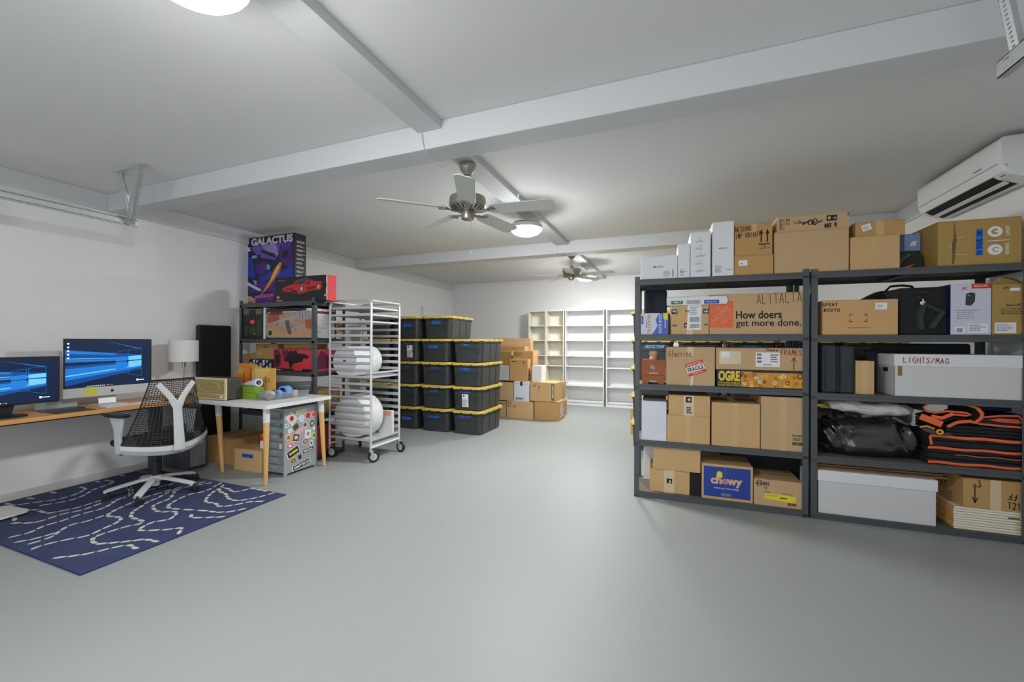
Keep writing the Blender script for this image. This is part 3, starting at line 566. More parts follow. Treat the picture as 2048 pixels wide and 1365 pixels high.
hand_part(t, 'Glassine', s, w*.05, w*.52, h*.75, h*.9, BRNINK, 2, .005)
q = lambda a, b, o: s(*rotp(a, b, w*.6, h*.46, math.radians(20)), o)
patch(t, q, (w*.42, w*.8, h*.29, h*.62), RED, .001); patch(t, q, (w*.42, w*.79, h*.37, h*.53), PAPER, .0016); text_part(t, 'FRAGILE', q, w*.44, w*.77, h*.39, h*.51, INK, off=.0026, bold=.02)
text_part(t, 'HANDLE WITH CARE', q, w*.44, w*.76, h*.555, h*.595, WINK, off=.0026); text_part(t, 'THANK YOU', q, w*.5, w*.72, h*.31, h*.35, WINK, off=.0026)
patch(t, s, (w*.51, w*.56, 0, h*.26), CTAPE, .0008, rot=-6, name='tape_strip')
xg = S(1433.5, 760, .012)[0]
t = sbox('yellow and black board game box with hexagon art, under the carton marked FRAMES', 1433.5, 1612.5, 741, Z, vm=760, mat=M('game_black', '#1d1b16', .4), tape=0, flaps=False, dep=.36); w, h = t['_w'], t['_h']; s = SM(t); hb = h
GY = M('game_yellow', '#e8c93a', .45, var=.08)
text_part(t, 'OGRE', s, w*.02, w*.27, h*.34, h*.93, GY, bold=.05); text_part(t, 'THE CLASSIC GAME OF', s, w*.02, w*.27, h*.2, h*.29, GY); text_part(t, 'FUTURE TANK WARFARE', s, w*.02, w*.275, h*.06, h*.16, GY)
patch(t, s, [(w*.285, h*.04), (w*.997, h*.04), (w*.997, h*.86), (w*.32, h*.86), (w*.28, h*.5)], M('game_orange', '#d8942a', .5, var=.25, scale=20), name='printed_field')
rr = random.Random(5)
for i in range(26):
    a = w*(.32+.66*rr.random()); b = h*(.12+.66*rr.random()); c = rr.choice((GY, M('hex_tan', '#b5762a', .6), M('hex_brown', '#8d5a26', .6), M('hex_gold', '#e3ab3b', .6)))
    patch(t, s, [(a+.016*math.cos(PI*k/3), b+.016*math.sin(PI*k/3)) for k in range(6)], c, .0012+.00002*i, name='printed_hexagon')
for a, b, r_ in ((.40, .66, .013), (.935, .72, .02), (.8, .3, .016), (.97, .3, .014), (.5, .12, .012), (.68, .1, .013), (.7, .5, .01)):
    patch(t, s, disc_pts(w*a, h*b, r_), M('dark_red_print', '#9a3f20', .6), .002, name='printed_disc'); patch(t, s, disc_pts(w*a, h*b, r_*.45), GY, .0026, name='printed_disc')
for a, b in ((.46, .55), (.5, .38), (.76, .66), (.66, .28), (.33, .22)): patch(t, s, disc_pts(w*a, h*b, .014, .010), PAPER, .003, name='printed_badge'); patch(t, s, disc_pts(w*a, h*b, .006, .004), BLUE, .0036, name='printed_badge')
text_part(t, "DESIGNER'S", s, w*.285, w*.41, h*.83, h*.92, GY, off=.003); text_part(t, 'EDITION', s, w*.285, w*.37, h*.7, h*.79, ORANGE, off=.003)
t = sbox('flat cardboard box marked FRAMES with an arrow, lying on the yellow game box', 1432, 1612.5, 696.5, Z+hb, vm=715, tape=0, mat=CARD3, dep=.4); w, h = t['_w'], t['_h']; s = SM(t)
hand_part(t, 'FRAMES', s, w*.735, w*.95, h*.7, h*.92, REDINK, -2, .0045); hand_part(t, '^', s, w*.84, w*.9, h*.12, h*.6, REDINK, 0, .006); hand_part(t, 'Home', s, w*.58, w*.7, h*.86, h*.97, INK, 0, .004)
patch(t, s, (w*.04, w*.29, h*.25, h*.84), CTAPE, .0008, name='tape_patch'); patch(t, s, (w*.06, w*.155, h*.55, h*.82), PAPER, .0016); patch(t, s, (w*.455, w*.72, h*.16, h*.8), PAPER, .0012, name='shipping_label')
for a, b in ((.47, .66), (.47, .5), (.47, .34)): barcode(t, s, w*a, w*(a+.05), h*b, h*(b+.09), off=.003)
small_print(t, s, w*.62, w*.71, h*.34, h*.74, 4, INK, 6, .003, .4); small_print(t, s, w*.54, w*.64, h*.2, h*.3, 1, GREY, 6, .003)

# ---- second shelf, first unit
Z = LV1[1]
t = sbox('plain white box with tilted lid flap at the left end of the second lowest shelf', 1283, 1333, 803, Z, vm=830, mat=M('cool_white_card', '#dcdfe8', .55), tape=0, dep=.32); w, h = t['_w'], t['_h']
g = G(); g.box(.01, w-.004, .02, .3, h, h+.018); g.out('grey_lid_insert', M('dark_grey_card', '#4d5154', .7), t)
t = sbox('lower of two stacked cartons left of centre, second lowest shelf', 1333.5, 1420, 832, Z, vm=850, dep=.4, tape=2); hb = t['_h']; w, h = t['_w'], t['_h']
t = sbox('upper of two stacked cartons with marked tape, second lowest shelf', 1337, 1420.5, 792, Z+hb, vm=810, dep=.4, tape=0); w, h = t['_w'], t['_h']; s = SM(t)
patch(t, s, (w*.37, w*.62, 0, h), CTAPE, .0008, name='tape_strip')
patch(t, s, (w*.42, w*.56, h*.66, h*.94), INK, .0014, name='printed_mark'); patch(t, s, disc_pts(w*.5, h*.8, w*.035, h*.07), CTAPE, .002); small_print(t, s, w*.44, w*.58, h*.1, h*.45, 4, INK, 7, .0016, .7)
t = sbox('wide plain cardboard box in the middle of the second lowest shelf', 1423.5, 1520.5, 807, Z, vm=840, dep=.42, tape=2); w, h = t['_w'], t['_h']
line_part(t, [[(w*.58, h*.52), (w*.56, h*.62), (w*.55, h*.72)], [(w*.4, h*.3), (w*.5, h*.38), (w*.56, h*.5)]], SM(t), CTAPE, .004)
t = sbox('tall cardboard box with small black print near its foot, right end of first unit', 1522, 1611, 795, Z, vm=840, dep=.42, tape=2, mat=CARD3); w, h = t['_w'], t['_h']; s = SM(t)
text_part(t, 'Shurtape', s, w*.71, w*.93, h*.27, h*.32, INK, bold=.02); small_print(t, s, w*.72, w*.95, h*.2, h*.26, 3, INK, 7); barcode(t, s, w*.71, w*.96, h*.12, h*.18)

# ---- lowest shelf, first unit
Z = LV1[0]
t = sbox('lower carton with an inked tape mark, left end of the lowest shelf', 1299.5, 1379.5, 940.5, Z, d=.04, vm=960, tape=0, dep=.3); w, h = t['_w'], t['_h']; s = SM(t); hb = h; patch(t, s, (w*.36, w*.62, 0, h), CTAPE, .0008, name='tape_strip'); patch(t, s, (w*.43, w*.57, h*.42, h*.62), INK, .0014, name='printed_mark'); patch(t, s, (w*.49, w*.54, h*.44, h*.55), CTAPE, .002)
t = sbox('upper carton taped shut, tucked under the beam at the left end of the lowest shelf', 1306, 1401, 894, Z+hb, d=.03, vm=920, tape=2, dep=.3, h=.225)
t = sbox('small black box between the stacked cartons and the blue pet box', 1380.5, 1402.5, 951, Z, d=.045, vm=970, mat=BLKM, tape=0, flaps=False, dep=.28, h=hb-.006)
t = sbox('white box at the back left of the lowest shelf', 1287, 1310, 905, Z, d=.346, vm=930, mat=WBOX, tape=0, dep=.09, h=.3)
t = sbox('carton with a blue printed panel reading as a pet shop name, lowest shelf', 1403.5, 1506, 931, Z, d=.02, vm=965, tape=1, dep=.32); w, h = t['_w'], t['_h']; s = SM(t)
patch(t, s, (w*.04, w*.955, h*.08, h*.93), M('pet_blue', '#223f97', .5, var=.05), name='printed_panel'); PCH = M('peach_print', '#e9b193', .5)
text_part(t, 'chewy', s, w*.18, w*.8, h*.38, h*.68, PCH, bold=.045); text_part(t, 'where pet lovers shop', s, w*.24, w*.73, h*.3, h*.36, WINK); patch(t, s, [(w*.3, h*.63), (w*.41, h*.63), (w*.41, h*.76), (w*.385, h*.8), (w*.33, h*.81), (w*.3, h*.76)], YEL, .003, name='paper_tag')
patch(t, s, (w*.42, w*.5, h*.3, h*.93), M('glossy_tape', '#5b74b8', .15, alpha=.35), .004, name='clear_tape'); barcode(t, s, w*.39, w*.58, h*.12, h*.2, GREY, off=.0016)
t = sbox('carton with a yellow return sticker and circled marker note, lowest shelf', 1508, 1605, 962, Z, d=.012, vm=980, tape=2, mat=CARD3, dep=.32); w, h = t['_w'], t['_h']; s = SM(t)
hand_part(t, 'ADS', s, w*.19, w*.32, h*.78, h*.9, INK, 0, .005); line_part(t, [disc_pts(w*.11, h*.84, w*.06, h*.11, 16)+[(w*.17, h*.84)]], s, INK, .005); hand_part(t, 'GIA', s, w*.07, w*.15, h*.8, h*.88, INK, 0, .004); hand_part(t, '-1', s, w*.2, w*.28, h*.63, h*.74, INK, 0, .005)
patch(t, s, (w*.22, w*.87, h*.24, h*.47), YEL, .0012, rot=-3); text_part(t, 'GARRETT', s, w*.25, w*.5, h*.39, h*.44, GREY, -3, off=.003); small_print(t, s, w*.55, w*.74, h*.32, h*.38, 1, INK, 3, .003, .8)
text_part(t, 'GARRETT', s, w*.2, w*.36, h*.5, h*.54, INK); text_part(t, 'RETURNS', s, w*.6, w*.8, h*.5, h*.54, INK); barcode(t, s, w*.7, w*.88, h*.1, h*.2)
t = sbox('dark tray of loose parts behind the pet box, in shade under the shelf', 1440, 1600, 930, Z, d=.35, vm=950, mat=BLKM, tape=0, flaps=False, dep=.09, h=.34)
# ================================================================== right-edge unit
Z = LV2[3]
t = sbox('long low cardboard box marked SPRAY BOOTH, second shelf from the top at right', 1645, 1797, 599.5, Z, vm=640, tape=0, flaps=False, dep=.235, mat=M('clean_cardboard', '#d1a570', .75, var=.03, wave=.2), bevel=.008); w, h = t['_w'], t['_h']; s = SM(t)
hand_part(t, 'SPRAY', s, w*.0, w*.2, h*.83, h*.92, INK, 2, .0045); hand_part(t, 'BOOTH', s, w*.02, w*.23, h*.67, h*.76, INK, -1, .0045)
patch(t, s, (w*.705, w*.855, h*.71, h*.9), PAPER); small_print(t, s, w*.73, w*.83, h*.76, h*.85, 2, GREY, 3)
for a, b, da, db in ((.37, .58, 1, -1), (.595, .58, -1, -1), (.37, .38, 1, 1), (.595, .38, -1, 1)): line_part(t, [[(w*(a+.04*da), h*b), (w*a, h*b), (w*a, h*(b+.07*db))]], s, INK, .004)
text_part(t, 'ART CHILDREN\'S PRODUCTS', s, w*.34, w*.64, h*.19, h*.215, INK)
# black equipment bag
x0 = S(1799, 620, .05)[0]; x1 = S(1896, 620, .05)[0]; W_ = x1-x0; H_ = S(1850, 572, .05)[1]-Z; BF = M('black_fabric', '#1b1e20', .85, var=.15, bump=.5, bscale=200)
t = thing('equipment_bag', 'black fabric equipment bag with hanging strap, beside the spray booth carton', 'bag', Sw(x0, .05, Z), SHA)
g = G(); g.prism([(-.0, 0), (W_, 0), (W_, H_-.03), (W_*.82, H_-.012), (W_*.75, H_), (0, H_), (-.04, H_-.02), (-.175, H_-.10), (-.19, H_-.17), (-.19, .0)], 'y', .26, .38); g.box(0, W_, 0, .26, 0, H_-.01); g.out('bag_body', BF, t, bevel=.012, seg=3)
g = G(); g.tube([(W_*.32, -.004, H_-.05), (W_*.6, -.014, H_-.05)], (.004, .013), 6); g.tube([(W_*.36, -.012, H_*.78), (W_*.46, -.018, H_*.72), (W_*.54, -.012, H_*.78)], (.003, .012), 6)
g.tube([(W_*.46, -.012, H_*.62), (W_*.38, -.02, H_*.35), (W_*.42, -.015, .04)], (.004, .022), 6); g.tube([(W_*.46, -.012, H_*.62), (W_*.85, -.02, H_*.45), (W_*.62, -.018, .05)], (.004, .02), 6); g.out('shoulder_strap', M('dark_webbing', '#2b2f31', .7, var=.1), t, smooth=True)
g = G(); g.cyl((W_*.46, -.02, H_*.66), (W_*.46, -.02, H_*.74), .004); g.lathe([(.012, -.003), (.016, 0), (.012, .003)], 12, (W_*.46, -.018, H_*.65), 'y'); g.out('swivel_clip', ALU, t, smooth=True)
patch(t, lambda a, b, o: (a, .258-o, b), [(-.135, H_-.125), (-.06, H_-.115), (-.065, H_-.17), (-.12, H_-.17)], GREY, name='logo_patch'); line_part(t, [[(-.125, H_-.13), (-.11, H_-.16), (-.095, H_-.13), (-.08, H_-.16), (-.07, H_-.125)]], lambda a, b, o: (a, .257-o, b), BLK, .004)
g = G(); g.tube([(.0, .2, H_-.01), (.03, .2, H_+.025), (.1, .2, H_+.03), (.16, .2, H_+.02), (.18, .2, H_-.01)], (.01, .006), 6); g.out('carry_handle', BLK, t, smooth=True)
# UPS boxes
t = sbox('white printed box picturing a black tower device, red band on top, beside the black bag', 1901, 1983, 567.5, Z, vm=620, mat=M('lilac_white_card', '#cfcfe0', .45, var=.02), tape=0, flaps=False, dep=.34); w, h = t['_w'], t['_h']; s = SM(t)
patch(t, s, (w*.52, w*.998, h*.9, h*.998), RED, name='printed_band'); text_part(t, 'BACK-UPS', s, w*.58, w*.9, h*.93, h*.97, WINK, off=.002); text_part(t, 'APC', s, w*.27, w*.42, h*.88, h*.94, RED)
DK = M('device_print', '#33383e', .4); patch(t, s, [(w*.37, h*.6), (w*.38, h*.8), (w*.5, h*.83), (w*.61, h*.81), (w*.6, h*.65), (w*.51, h*.57), (w*.38, h*.58)], DK, name='printed_device'); patch(t, s, (w*.42, w*.47, h*.76, h*.77), WINK, .0016)
small_print(t, s, w*.15, w*.8, h*.3, h*.5, 5, GREY, 5, .0012, .3); patch(t, s, (w*.1, w*.37, h*.03, h*.16), PAPER); barcode(t, s, w*.15, w*.3, h*.05, h*.13, GREY); patch(t, s, (w*.42, w*.92, h*.04, h*.22), PAPER); small_print(t, s, w*.46, w*.86, h*.07, h*.2, 4, GREY, 8); patch(t, s, (w*.35, w*.62, h*.52, h*.56), GREY) if 0 else None
sl = SM(t, 'L'); patch(t, sl, (.0, .34, 0, h*.998), NAVY, .0006, name='printed_side')
t = sbox('kraft box with white shipping label and open top flaps at the right edge', 1985, 2062, 568, Z, vm=620, mat=CARD4, tape=0, flaps=False, dep=.36); w, h = t['_w'], t['_h']; s = SM(t)
text_part(t, 'APC', s, w*.28, w*.45, h*.9, h*.95, INK); patch(t, s, (w*.46, w*.72, h*.86, h*.92), PAPER, name='tape_strip'); text_part(t, 'Back-UPS', s, w*.36, w*.75, h*.56, h*.61, INK); small_print(t, s, w*.22, w*.95, h*.4, h*.53, 4, INK, 4, .0012, .3)
patch(t, s, (w*.06, w*.62, h*.03, h*.24), PAPER, name='shipping_label'); small_print(t, s, w*.1, w*.55, h*.07, h*.22, 5, GREY, 4); patch(t, s, (w*.7, w*.95, h*.06, h*.2), CARD2, name='printed_block')
for pts in ([(.0, .05, h), (w*.4, .05, h), (w*.3, .03, h+.055), (.03, .05, h+.02)], [(w*.3, .04, h), (w, .04, h), (w*.9, .10, h+.045), (w*.35, .06, h+.06)]): g = G(); g.hexa(pts, [(a, b+.004, c+.003) for a, b, c in pts]); g.out('open_flap', CARD4, t)

Z = LV2[2]
x0 = S(1644, 740, .03)[0]; x1 = S(1711.5, 740, .03)[0]; W_ = x1-x0; H_ = S(1680, 690, .03)[1]-Z; SC_ = M('slate_fabric', '#323b43', .8, var=.1, bump=.4, bscale=220)
t = thing('suitcase', 'slate grey fabric suitcase standing upright beside the long white box, third shelf', 'suitcase', Sw(x0, .03, Z), SHA)
g = G(); g.box(.002, W_*.48, 0, .34, .0, H_); g.out('case_half', SC_, t, bevel=.022, seg=4); g = G(); g.box(W_*.52, W_-.002, 0, .34, .0, H_-.006); g.out('case_half', SC_, t, bevel=.022, seg=4)
g = G(); g.box(W_*.47, W_*.53, .006, .33, .006, H_-.008); g.out('zip_band', BLK, t, bevel=.004); g = G()
for x in (.02, W_*.46, W_*.54, W_-.02): g.tube([(x, -.0005, .03), (x, -.0005, H_-.03)], .003, 6)
g.out('piping', BLK, t, smooth=True)
t = sbox('small upright cardboard box between the suitcase and the long white box', 1712, 1749, 722.5, Z, vm=750, d=.03, tape=2, dep=.16)
x0 = S(1789, 760, .004)[0]; W_ = 2.6-x0-.10; zt = S(1789, 708.5, .004)[1]-Z; zl = S(1789, 732.5, .004)[1]-Z
def lidded(label, x, y, z, w, d, h, lh, rz, cut=False):
    t = thing('storage_box', label, 'box', Sw(x, y, z), rz); t['_w'] = w; t['_d'] = d; t['_h'] = h
    g = G(); g.box(.004, w-.004, .004, d-.004, 0, h-.003); g.out('box_body', GBOX, t, bevel=.003)
    g = G(); g.box(-.003, w+.003, -.003, d+.003, h-lh, h); g.out('lid', WBOX, t, bevel=.004)
    return t
t = lidded('long white lidded box marked LIGHTS/MAG in red marker, right-edge shelving', x0, .004, Z, 2.515-x0, .385, zt, zt-zl, SHA); w, h = t['_w'], t['_h']
hand_part(t, 'LIGHTS/MAG', lambda a, b, o: (a, -.003-o, b), .05, .30, zl+(zt-zl)*.28, zl+(zt-zl)*.72, M('magenta_ink', '#a32a5a', .7, var=0), -1.5, .0045)
for a, b, c, e in ((.02, .045, zl-.1, zl), ): patch(t, lambda a_, b_, o: (a_, .0035-o, b_), (a, b, c+.03, e), M('lid_slot', '#8f7647', .8), name='lid_tab')
patch(t, lambda a_, b_, o: (.0035-o, a_, b_), (.1, .17, zl-.045, zl-.015), BLKM, name='hand_hole')
g = G(); g.box(-.004, -.002, -.002, .002, .0, zl); g.out('corner_seam', GREY, t)
# dark things at the back of that shelf
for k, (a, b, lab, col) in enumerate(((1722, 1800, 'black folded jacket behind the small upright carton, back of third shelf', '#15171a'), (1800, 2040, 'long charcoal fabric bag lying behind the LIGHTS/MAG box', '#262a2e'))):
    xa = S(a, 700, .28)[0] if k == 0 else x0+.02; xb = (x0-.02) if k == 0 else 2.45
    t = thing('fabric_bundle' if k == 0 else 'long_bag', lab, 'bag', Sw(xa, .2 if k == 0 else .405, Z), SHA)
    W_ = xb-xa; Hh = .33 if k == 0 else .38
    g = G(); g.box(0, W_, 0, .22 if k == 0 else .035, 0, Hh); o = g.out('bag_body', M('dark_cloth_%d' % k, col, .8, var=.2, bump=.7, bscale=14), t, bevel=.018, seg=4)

# ---- shelf with blankets
Z = LV2[1]
from mathutils import noise
def lump(name, mat, par, w, d, h, amp, seed, nx=40, ny=16, nz=16, power=3.2, crease=0, loc=(0, 0, 0), flat=True):
    """a soft heap: superellipsoid with creases, resting on z=0"""
    g = G(); rows = []
    for j in range(nz+1):
        ph = -PI/2+PI*j/nz; row = []
        for i in range(nx):
            th = 2*PI*i/nx; c = lambda a, p: math.copysign(abs(a)**(2/p), a)
            x = c(math.cos(th), power)*c(math.cos(ph), power); y = c(math.sin(th), power)*c(math.cos(ph), power); z = c(math.sin(ph), power*.8)
            v = Vector((x*w/2, y*d/2, z*h/2)); n = Vector((x/w, y/d, z/h)).normalized()
            q = v*9+Vector((seed, seed*2, 0)); k = noise.noise(q)*.7+noise.noise(q*2.3)*.4
            cr = -abs(noise.noise(Vector((v.x*16+v.z*6+seed, v.y*9, v.z*3))))*crease
            v = v+n*(k*amp+cr); v.z += h/2
            if flat: v.z = max(v.z, 0)
            row.append(g.bm.verts.new(v))
        rows.append(row)
    for A, B in zip(rows, rows[1:]):
        for i in range(nx): g.bm.faces.new([A[i], A[(i+1) % nx], B[(i+1) % nx], B[i]])
    bmesh.ops.remove_doubles(g.bm, verts=g.bm.verts, dist=1e-5)
    o = g.out(name, mat, par); o.location = loc
    for p in o.data.polygons: p.use_smooth = True
    q = o.modifiers.new('sub', 'SUBSURF'); q.levels = q.render_levels = 1
    return o
x0 = S(1641, 880, .03)[0]; x1 = S(1856, 880, .03)[0]; W_ = x1-x0; H_ = S(1760, 836, .1)[1]-Z
t = thing('plastic_bag', 'shiny black plastic bag bulging on the shelf beside the orange-edged blankets', 'bag', Sw((x0+x1)/2, .23, Z), SHA)
PB = M('black_film', '#141618', .14, var=.1, bump=1.0, bscale=22, coat=.8)
lump('bag_body', PB, t, W_+.0, .41, H_-.01, .02, 3.1, 90, 16, 34, power=4.5, crease=.05)
t = thing('cloth_bag', 'crumpled white cloth sack lying on the shiny black plastic bag', 'bag', Sw((x0+x1)/2+.02, .2, Z+H_+.012), SHA)
o = lump('cloth_body', M('off_white_cloth', '#c9c8c2', .85, var=.08, bump=.4, bscale=40), t, W_*.86, .34, .11, .03, 8.2, 60, 14, 20, power=3.2, crease=.03); o.rotation_euler = (0, math.radians(3.5), 0)
# moving blankets: folded, black with orange binding
QB = M('black_quilt', '#1d2022', .9, var=.35, scale=60, bump=1, bscale=45)
xb0 = S(1861, 880, .02)[0]; xb1 = 2.515; BW = xb1-xb0
def zz(u, v): return S(u, v, .02)[1]-Z
def blanket(label, xa, xb, za, zb, layers, trims, group='moving blankets'):
    t = thing('moving_blanket', label, 'blanket', Sw(xa, .03, Z+za), SHA, group); W = xb-xa; H = zb-za
    n = layers; hh = H/n
    for i in range(n):
        g = G(); m_ = 14
        top = [(W*k/m_, hh*(i+1)-.002+.003*math.sin(k*1.7+i)) for k in range(m_+1)]; bot = [(W*k/m_, hh*i+.001+(.003*math.sin(k*1.7+i-1) if i else 0)) for k in range(m_+1)]
        g.prism(bot+top[::-1], 'y', 0, .38); g.out('folded_layer', QB, t, bevel=min(.01, hh*.3), seg=3)
    for (fa, ya, fb, yb, r) in trims:
        g = G(); g.tube([(W*(fa+(fb-fa)*k/10), -.004, H*(ya+(yb-ya)*k/10)+.003*math.sin(k*1.3)) for k in range(11)], (.004, r), 6, flat=(0, 1, 0)); g.out('orange_binding', ORANGE, t, smooth=True)
    return t
blanket('lowest folded black moving blanket with bright orange binding, right-edge shelving', xb0-.01, xb1, 0, .125, 3, [(0, .13, 1, .12, .009), (.3, .62, 1, .60, .003), (.0, .95, 1, .93, .009)])
blanket('middle folded black moving blanket, double orange stripe at its front edge', xb0, xb1, .127, .21, 2, [(0, .92, 1, .80, .010), (0, .9, .02, .15, .008)])
blanket('upper folded black moving blanket without visible binding, under the two rolled-over ones', xb0+.09, xb1, .212, .285, 3, [])
t = thing('moving_blanket', 'thin rolled moving blanket with orange looped edge, upper right end of the shelf', 'blanket', Sw(xb0+.27, .03, Z+.287), SHA, 'moving blankets'); W_ = xb1-xb0-.27
g = G(); g.prism([(0, .03), (.03, .005), (W_, 0), (W_, .075), (.25, .085), (.06, .07), (.0, .06)], 'y', .004, .38); g.out('folded_layer', QB, t, bevel=.012, seg=3)
g = G(); g.tube([(0, 0, .062), (.1, 0, .078), (.2, 0, .084), (W_-.02, 0, .078), (W_, 0, .05), (W_-.02, 0, .038), (.1, 0, .042), (.05, 0, .048), (.1, 0, .055), (.2, 0, .053)], (.004, .006), 6, flat=(0, 1, 0)); g.tube([(-.01, 0, .018), (.1, 0, .01), (W_, 0, .006)], (.004, .007), 6, flat=(0, 1, 0)); g.out('orange_binding', ORANGE, t, smooth=True)
t = thing('moving_blanket', 'moving blanket rolled into a loop with wide orange edge, top of the blanket pile', 'blanket', Sw(xb0-.06, .012, Z+.213), SHA, 'moving blankets')
lp = [(.30, .10), (.33, .135), (.335, .165), (.31, .2), (.24, .225), (.12, .23), (.05, .22), (.02, .19), (.035, .165), (.08, .155), (.15, .17), (.25, .165), (.275, .155), (.25, .145), (.18, .15)]
g = G(); g.tube([(a, .19, b) for a, b in [(.13, .09), (.2, .12), (.27, .11)]+lp[:9]], (.175, .014), 8, flat=(0, 1, 0)); g.out('rolled_quilt', QB, t, smooth=True)
g = G(); g.tube([(a, .002, b) for a, b in [(.0, .125), (.06, .10), (.12, .075)]], (.005, .022), 6, flat=(0, 1, 0)); g.tube([(a, .002, b) for a, b in [(.15, .06), (.2, .095), (.27, .108)]+lp[:4]], (.005, .011), 6, flat=(0, 1, 0)); g.tube([(a, .002, b) for a, b in lp[3:]], (.005, .007), 6, flat=(0, 1, 0)); g.tube([(a, .0, b) for a, b in [(.06, .13), (.12, .12), (.18, .155)]], (.004, .012), 6, flat=(0, 1, 0)); g.out('orange_binding', ORANGE, t, smooth=True)
t = thing('tape_dispenser', 'hand tool with a yellow ring pivot lying between the blankets and black bag', 'tool', Sw(xb0+.005, -.01, Z+.213), SHA)
g = G(); g.prism([(-.07, .045), (-.03, .05), (.03, .02), (.10, .022), (.085, -.0), (.02, .0), (-.05, .02)], 'y', 0, .035); g.out('tool_body', M('smoke_plastic', '#39424a', .3, var=.1), t, bevel=.004)
g = G(); g.lathe([(.017, -.004), (.02, 0), (.02, .008), (.009, .008), (.009, -.002), (.017, -.004)], 20, (.03, -.006, .026), 'y'); g.out('pivot_ring', M('amber_plastic', '#eda61b', .35, var=.03), t, smooth=True)
g = G(); g.tube([(-.075, .01, .05), (-.04, 0, .062), (.0, -.002, .045)], (.005, .008), 6); g.out('handle', MC['amber_plastic'], t, smooth=True)
for k, (a, b, lab) in enumerate(((.18, .27, 'small orange strap tip poking out under the looped blanket, upper'), (.09, .225, 'small orange strap tip poking out under the looped blanket, lower'))):
    pass
t = sbox('navy box at the back right above the blankets', 1960, 2040, 818, Z+.287+.09, d=.2, vm=830, mat=NAVY, tape=0, flaps=False, h=.05, dep=.2)

# ---- lowest shelf of the right-edge unit
Z = LV2[0]
x0 = S(1636, 1000, .01)[0]; x1 = S(1875, 1000, .01)[0]; zt = S(1760, 951.5, .01)[1]-Z; lh = zt-(S(1760, 974, .01)[1]-Z)
lidded('long plain white lidded box on the lowest shelf at right', x0, .012, Z, x1-x0, .36, zt, lh, SHA)
t = thing('wood_panel', 'thin brown wooden panels stacked flat on the long white box, lowest shelf', 'panel', Sw(x0-.02, .06, Z+zt), SHA)
for k in range(3): g = G(); g.box(k*.012, (x1-x0)+.1-k*.02, k*.01, .35, k*.017, k*.017+.015); g.out('panel', M('walnut_panel', '#7a5a34', .5, var=.2, scale=15), t, bevel=.002)
x2 = S(1908, 1030, .02)[0]; N = 9; hs = (S(1960, 1017, .02)[1]-Z-.004)/N; OE = M('mailer_paper', '#ece5d2', .6, var=.05); OS = M('mailer_orange', '#d99a45', .6, var=.1)
base = None; rnd = random.Random(2)
for k in range(N):
    t = thing('padded_mailer', '', 'envelope', Sw(x2+rnd.uniform(-.004, .004), .02+rnd.uniform(0, .006), Z+k*hs), SHA, 'stack of flat mailers')
    t['label'] = ['bottom', 'second lowest', 'third lowest', 'fourth lowest', 'middle', 'fourth from top', 'third from top', 'second from top', 'topmost'][k]+' flat mailer in the pale stack under a carton, bottom right'
    W_ = 2.505-x2
    g = G(); g.box(0, W_, 0, .30, .0012, hs-.0012); g.out('mailer_body', OE, t, bevel=.003)
    g = G(); g.box(-.0012, .0006, .004, .296, .002, hs-.002); g.out('orange_side', OS, t)
    if k in (2, 4, 6): patch(t, lambda a, b, o: (a, -o, b), (W_*(.8 if k == 6 else .9), W_*.97, hs*.2, hs*.8), YEL if k != 6 else M('brown_print', '#7d5634', .6), .001)
t = sbox('cardboard box with marker letters and down arrow, on the stack of flat mailers', 1927, 2064, 962, Z+N*hs, vm=990, d=.02, tape=0, mat=CARD2, dep=.36); w, h = t['_w'], t['_h']; s = SM(t)
hand_part(t, 'v', s, w*.12, w*.22, h*.2, h*.62, INK, 0, .006); hand_part(t, 'J', s, w*.2, w*.26, h*.72, h*.95, INK, 10, .006); line_part(t, [disc_pts(w*.17, h*.75, w*.018, h*.05, 8)+[(w*.188, h*.75)]], s, INK, .005); hand_part(t, 'FF', s, w*.66, w*.78, h*.4, h*.6, INK, 170, .006); hand_part(t, 'T21', s, w*.66, w*.84, h*.1, h*.3, INK, 0, .006)
patch(t, s, (w*.4, w*.56, 0, h), CTAPE, .0006, name='tape_strip'); hand_part(t, 'XF', SM(t, 'L'), .1, .2, h*.4, h*.7, INK, 20, .006)

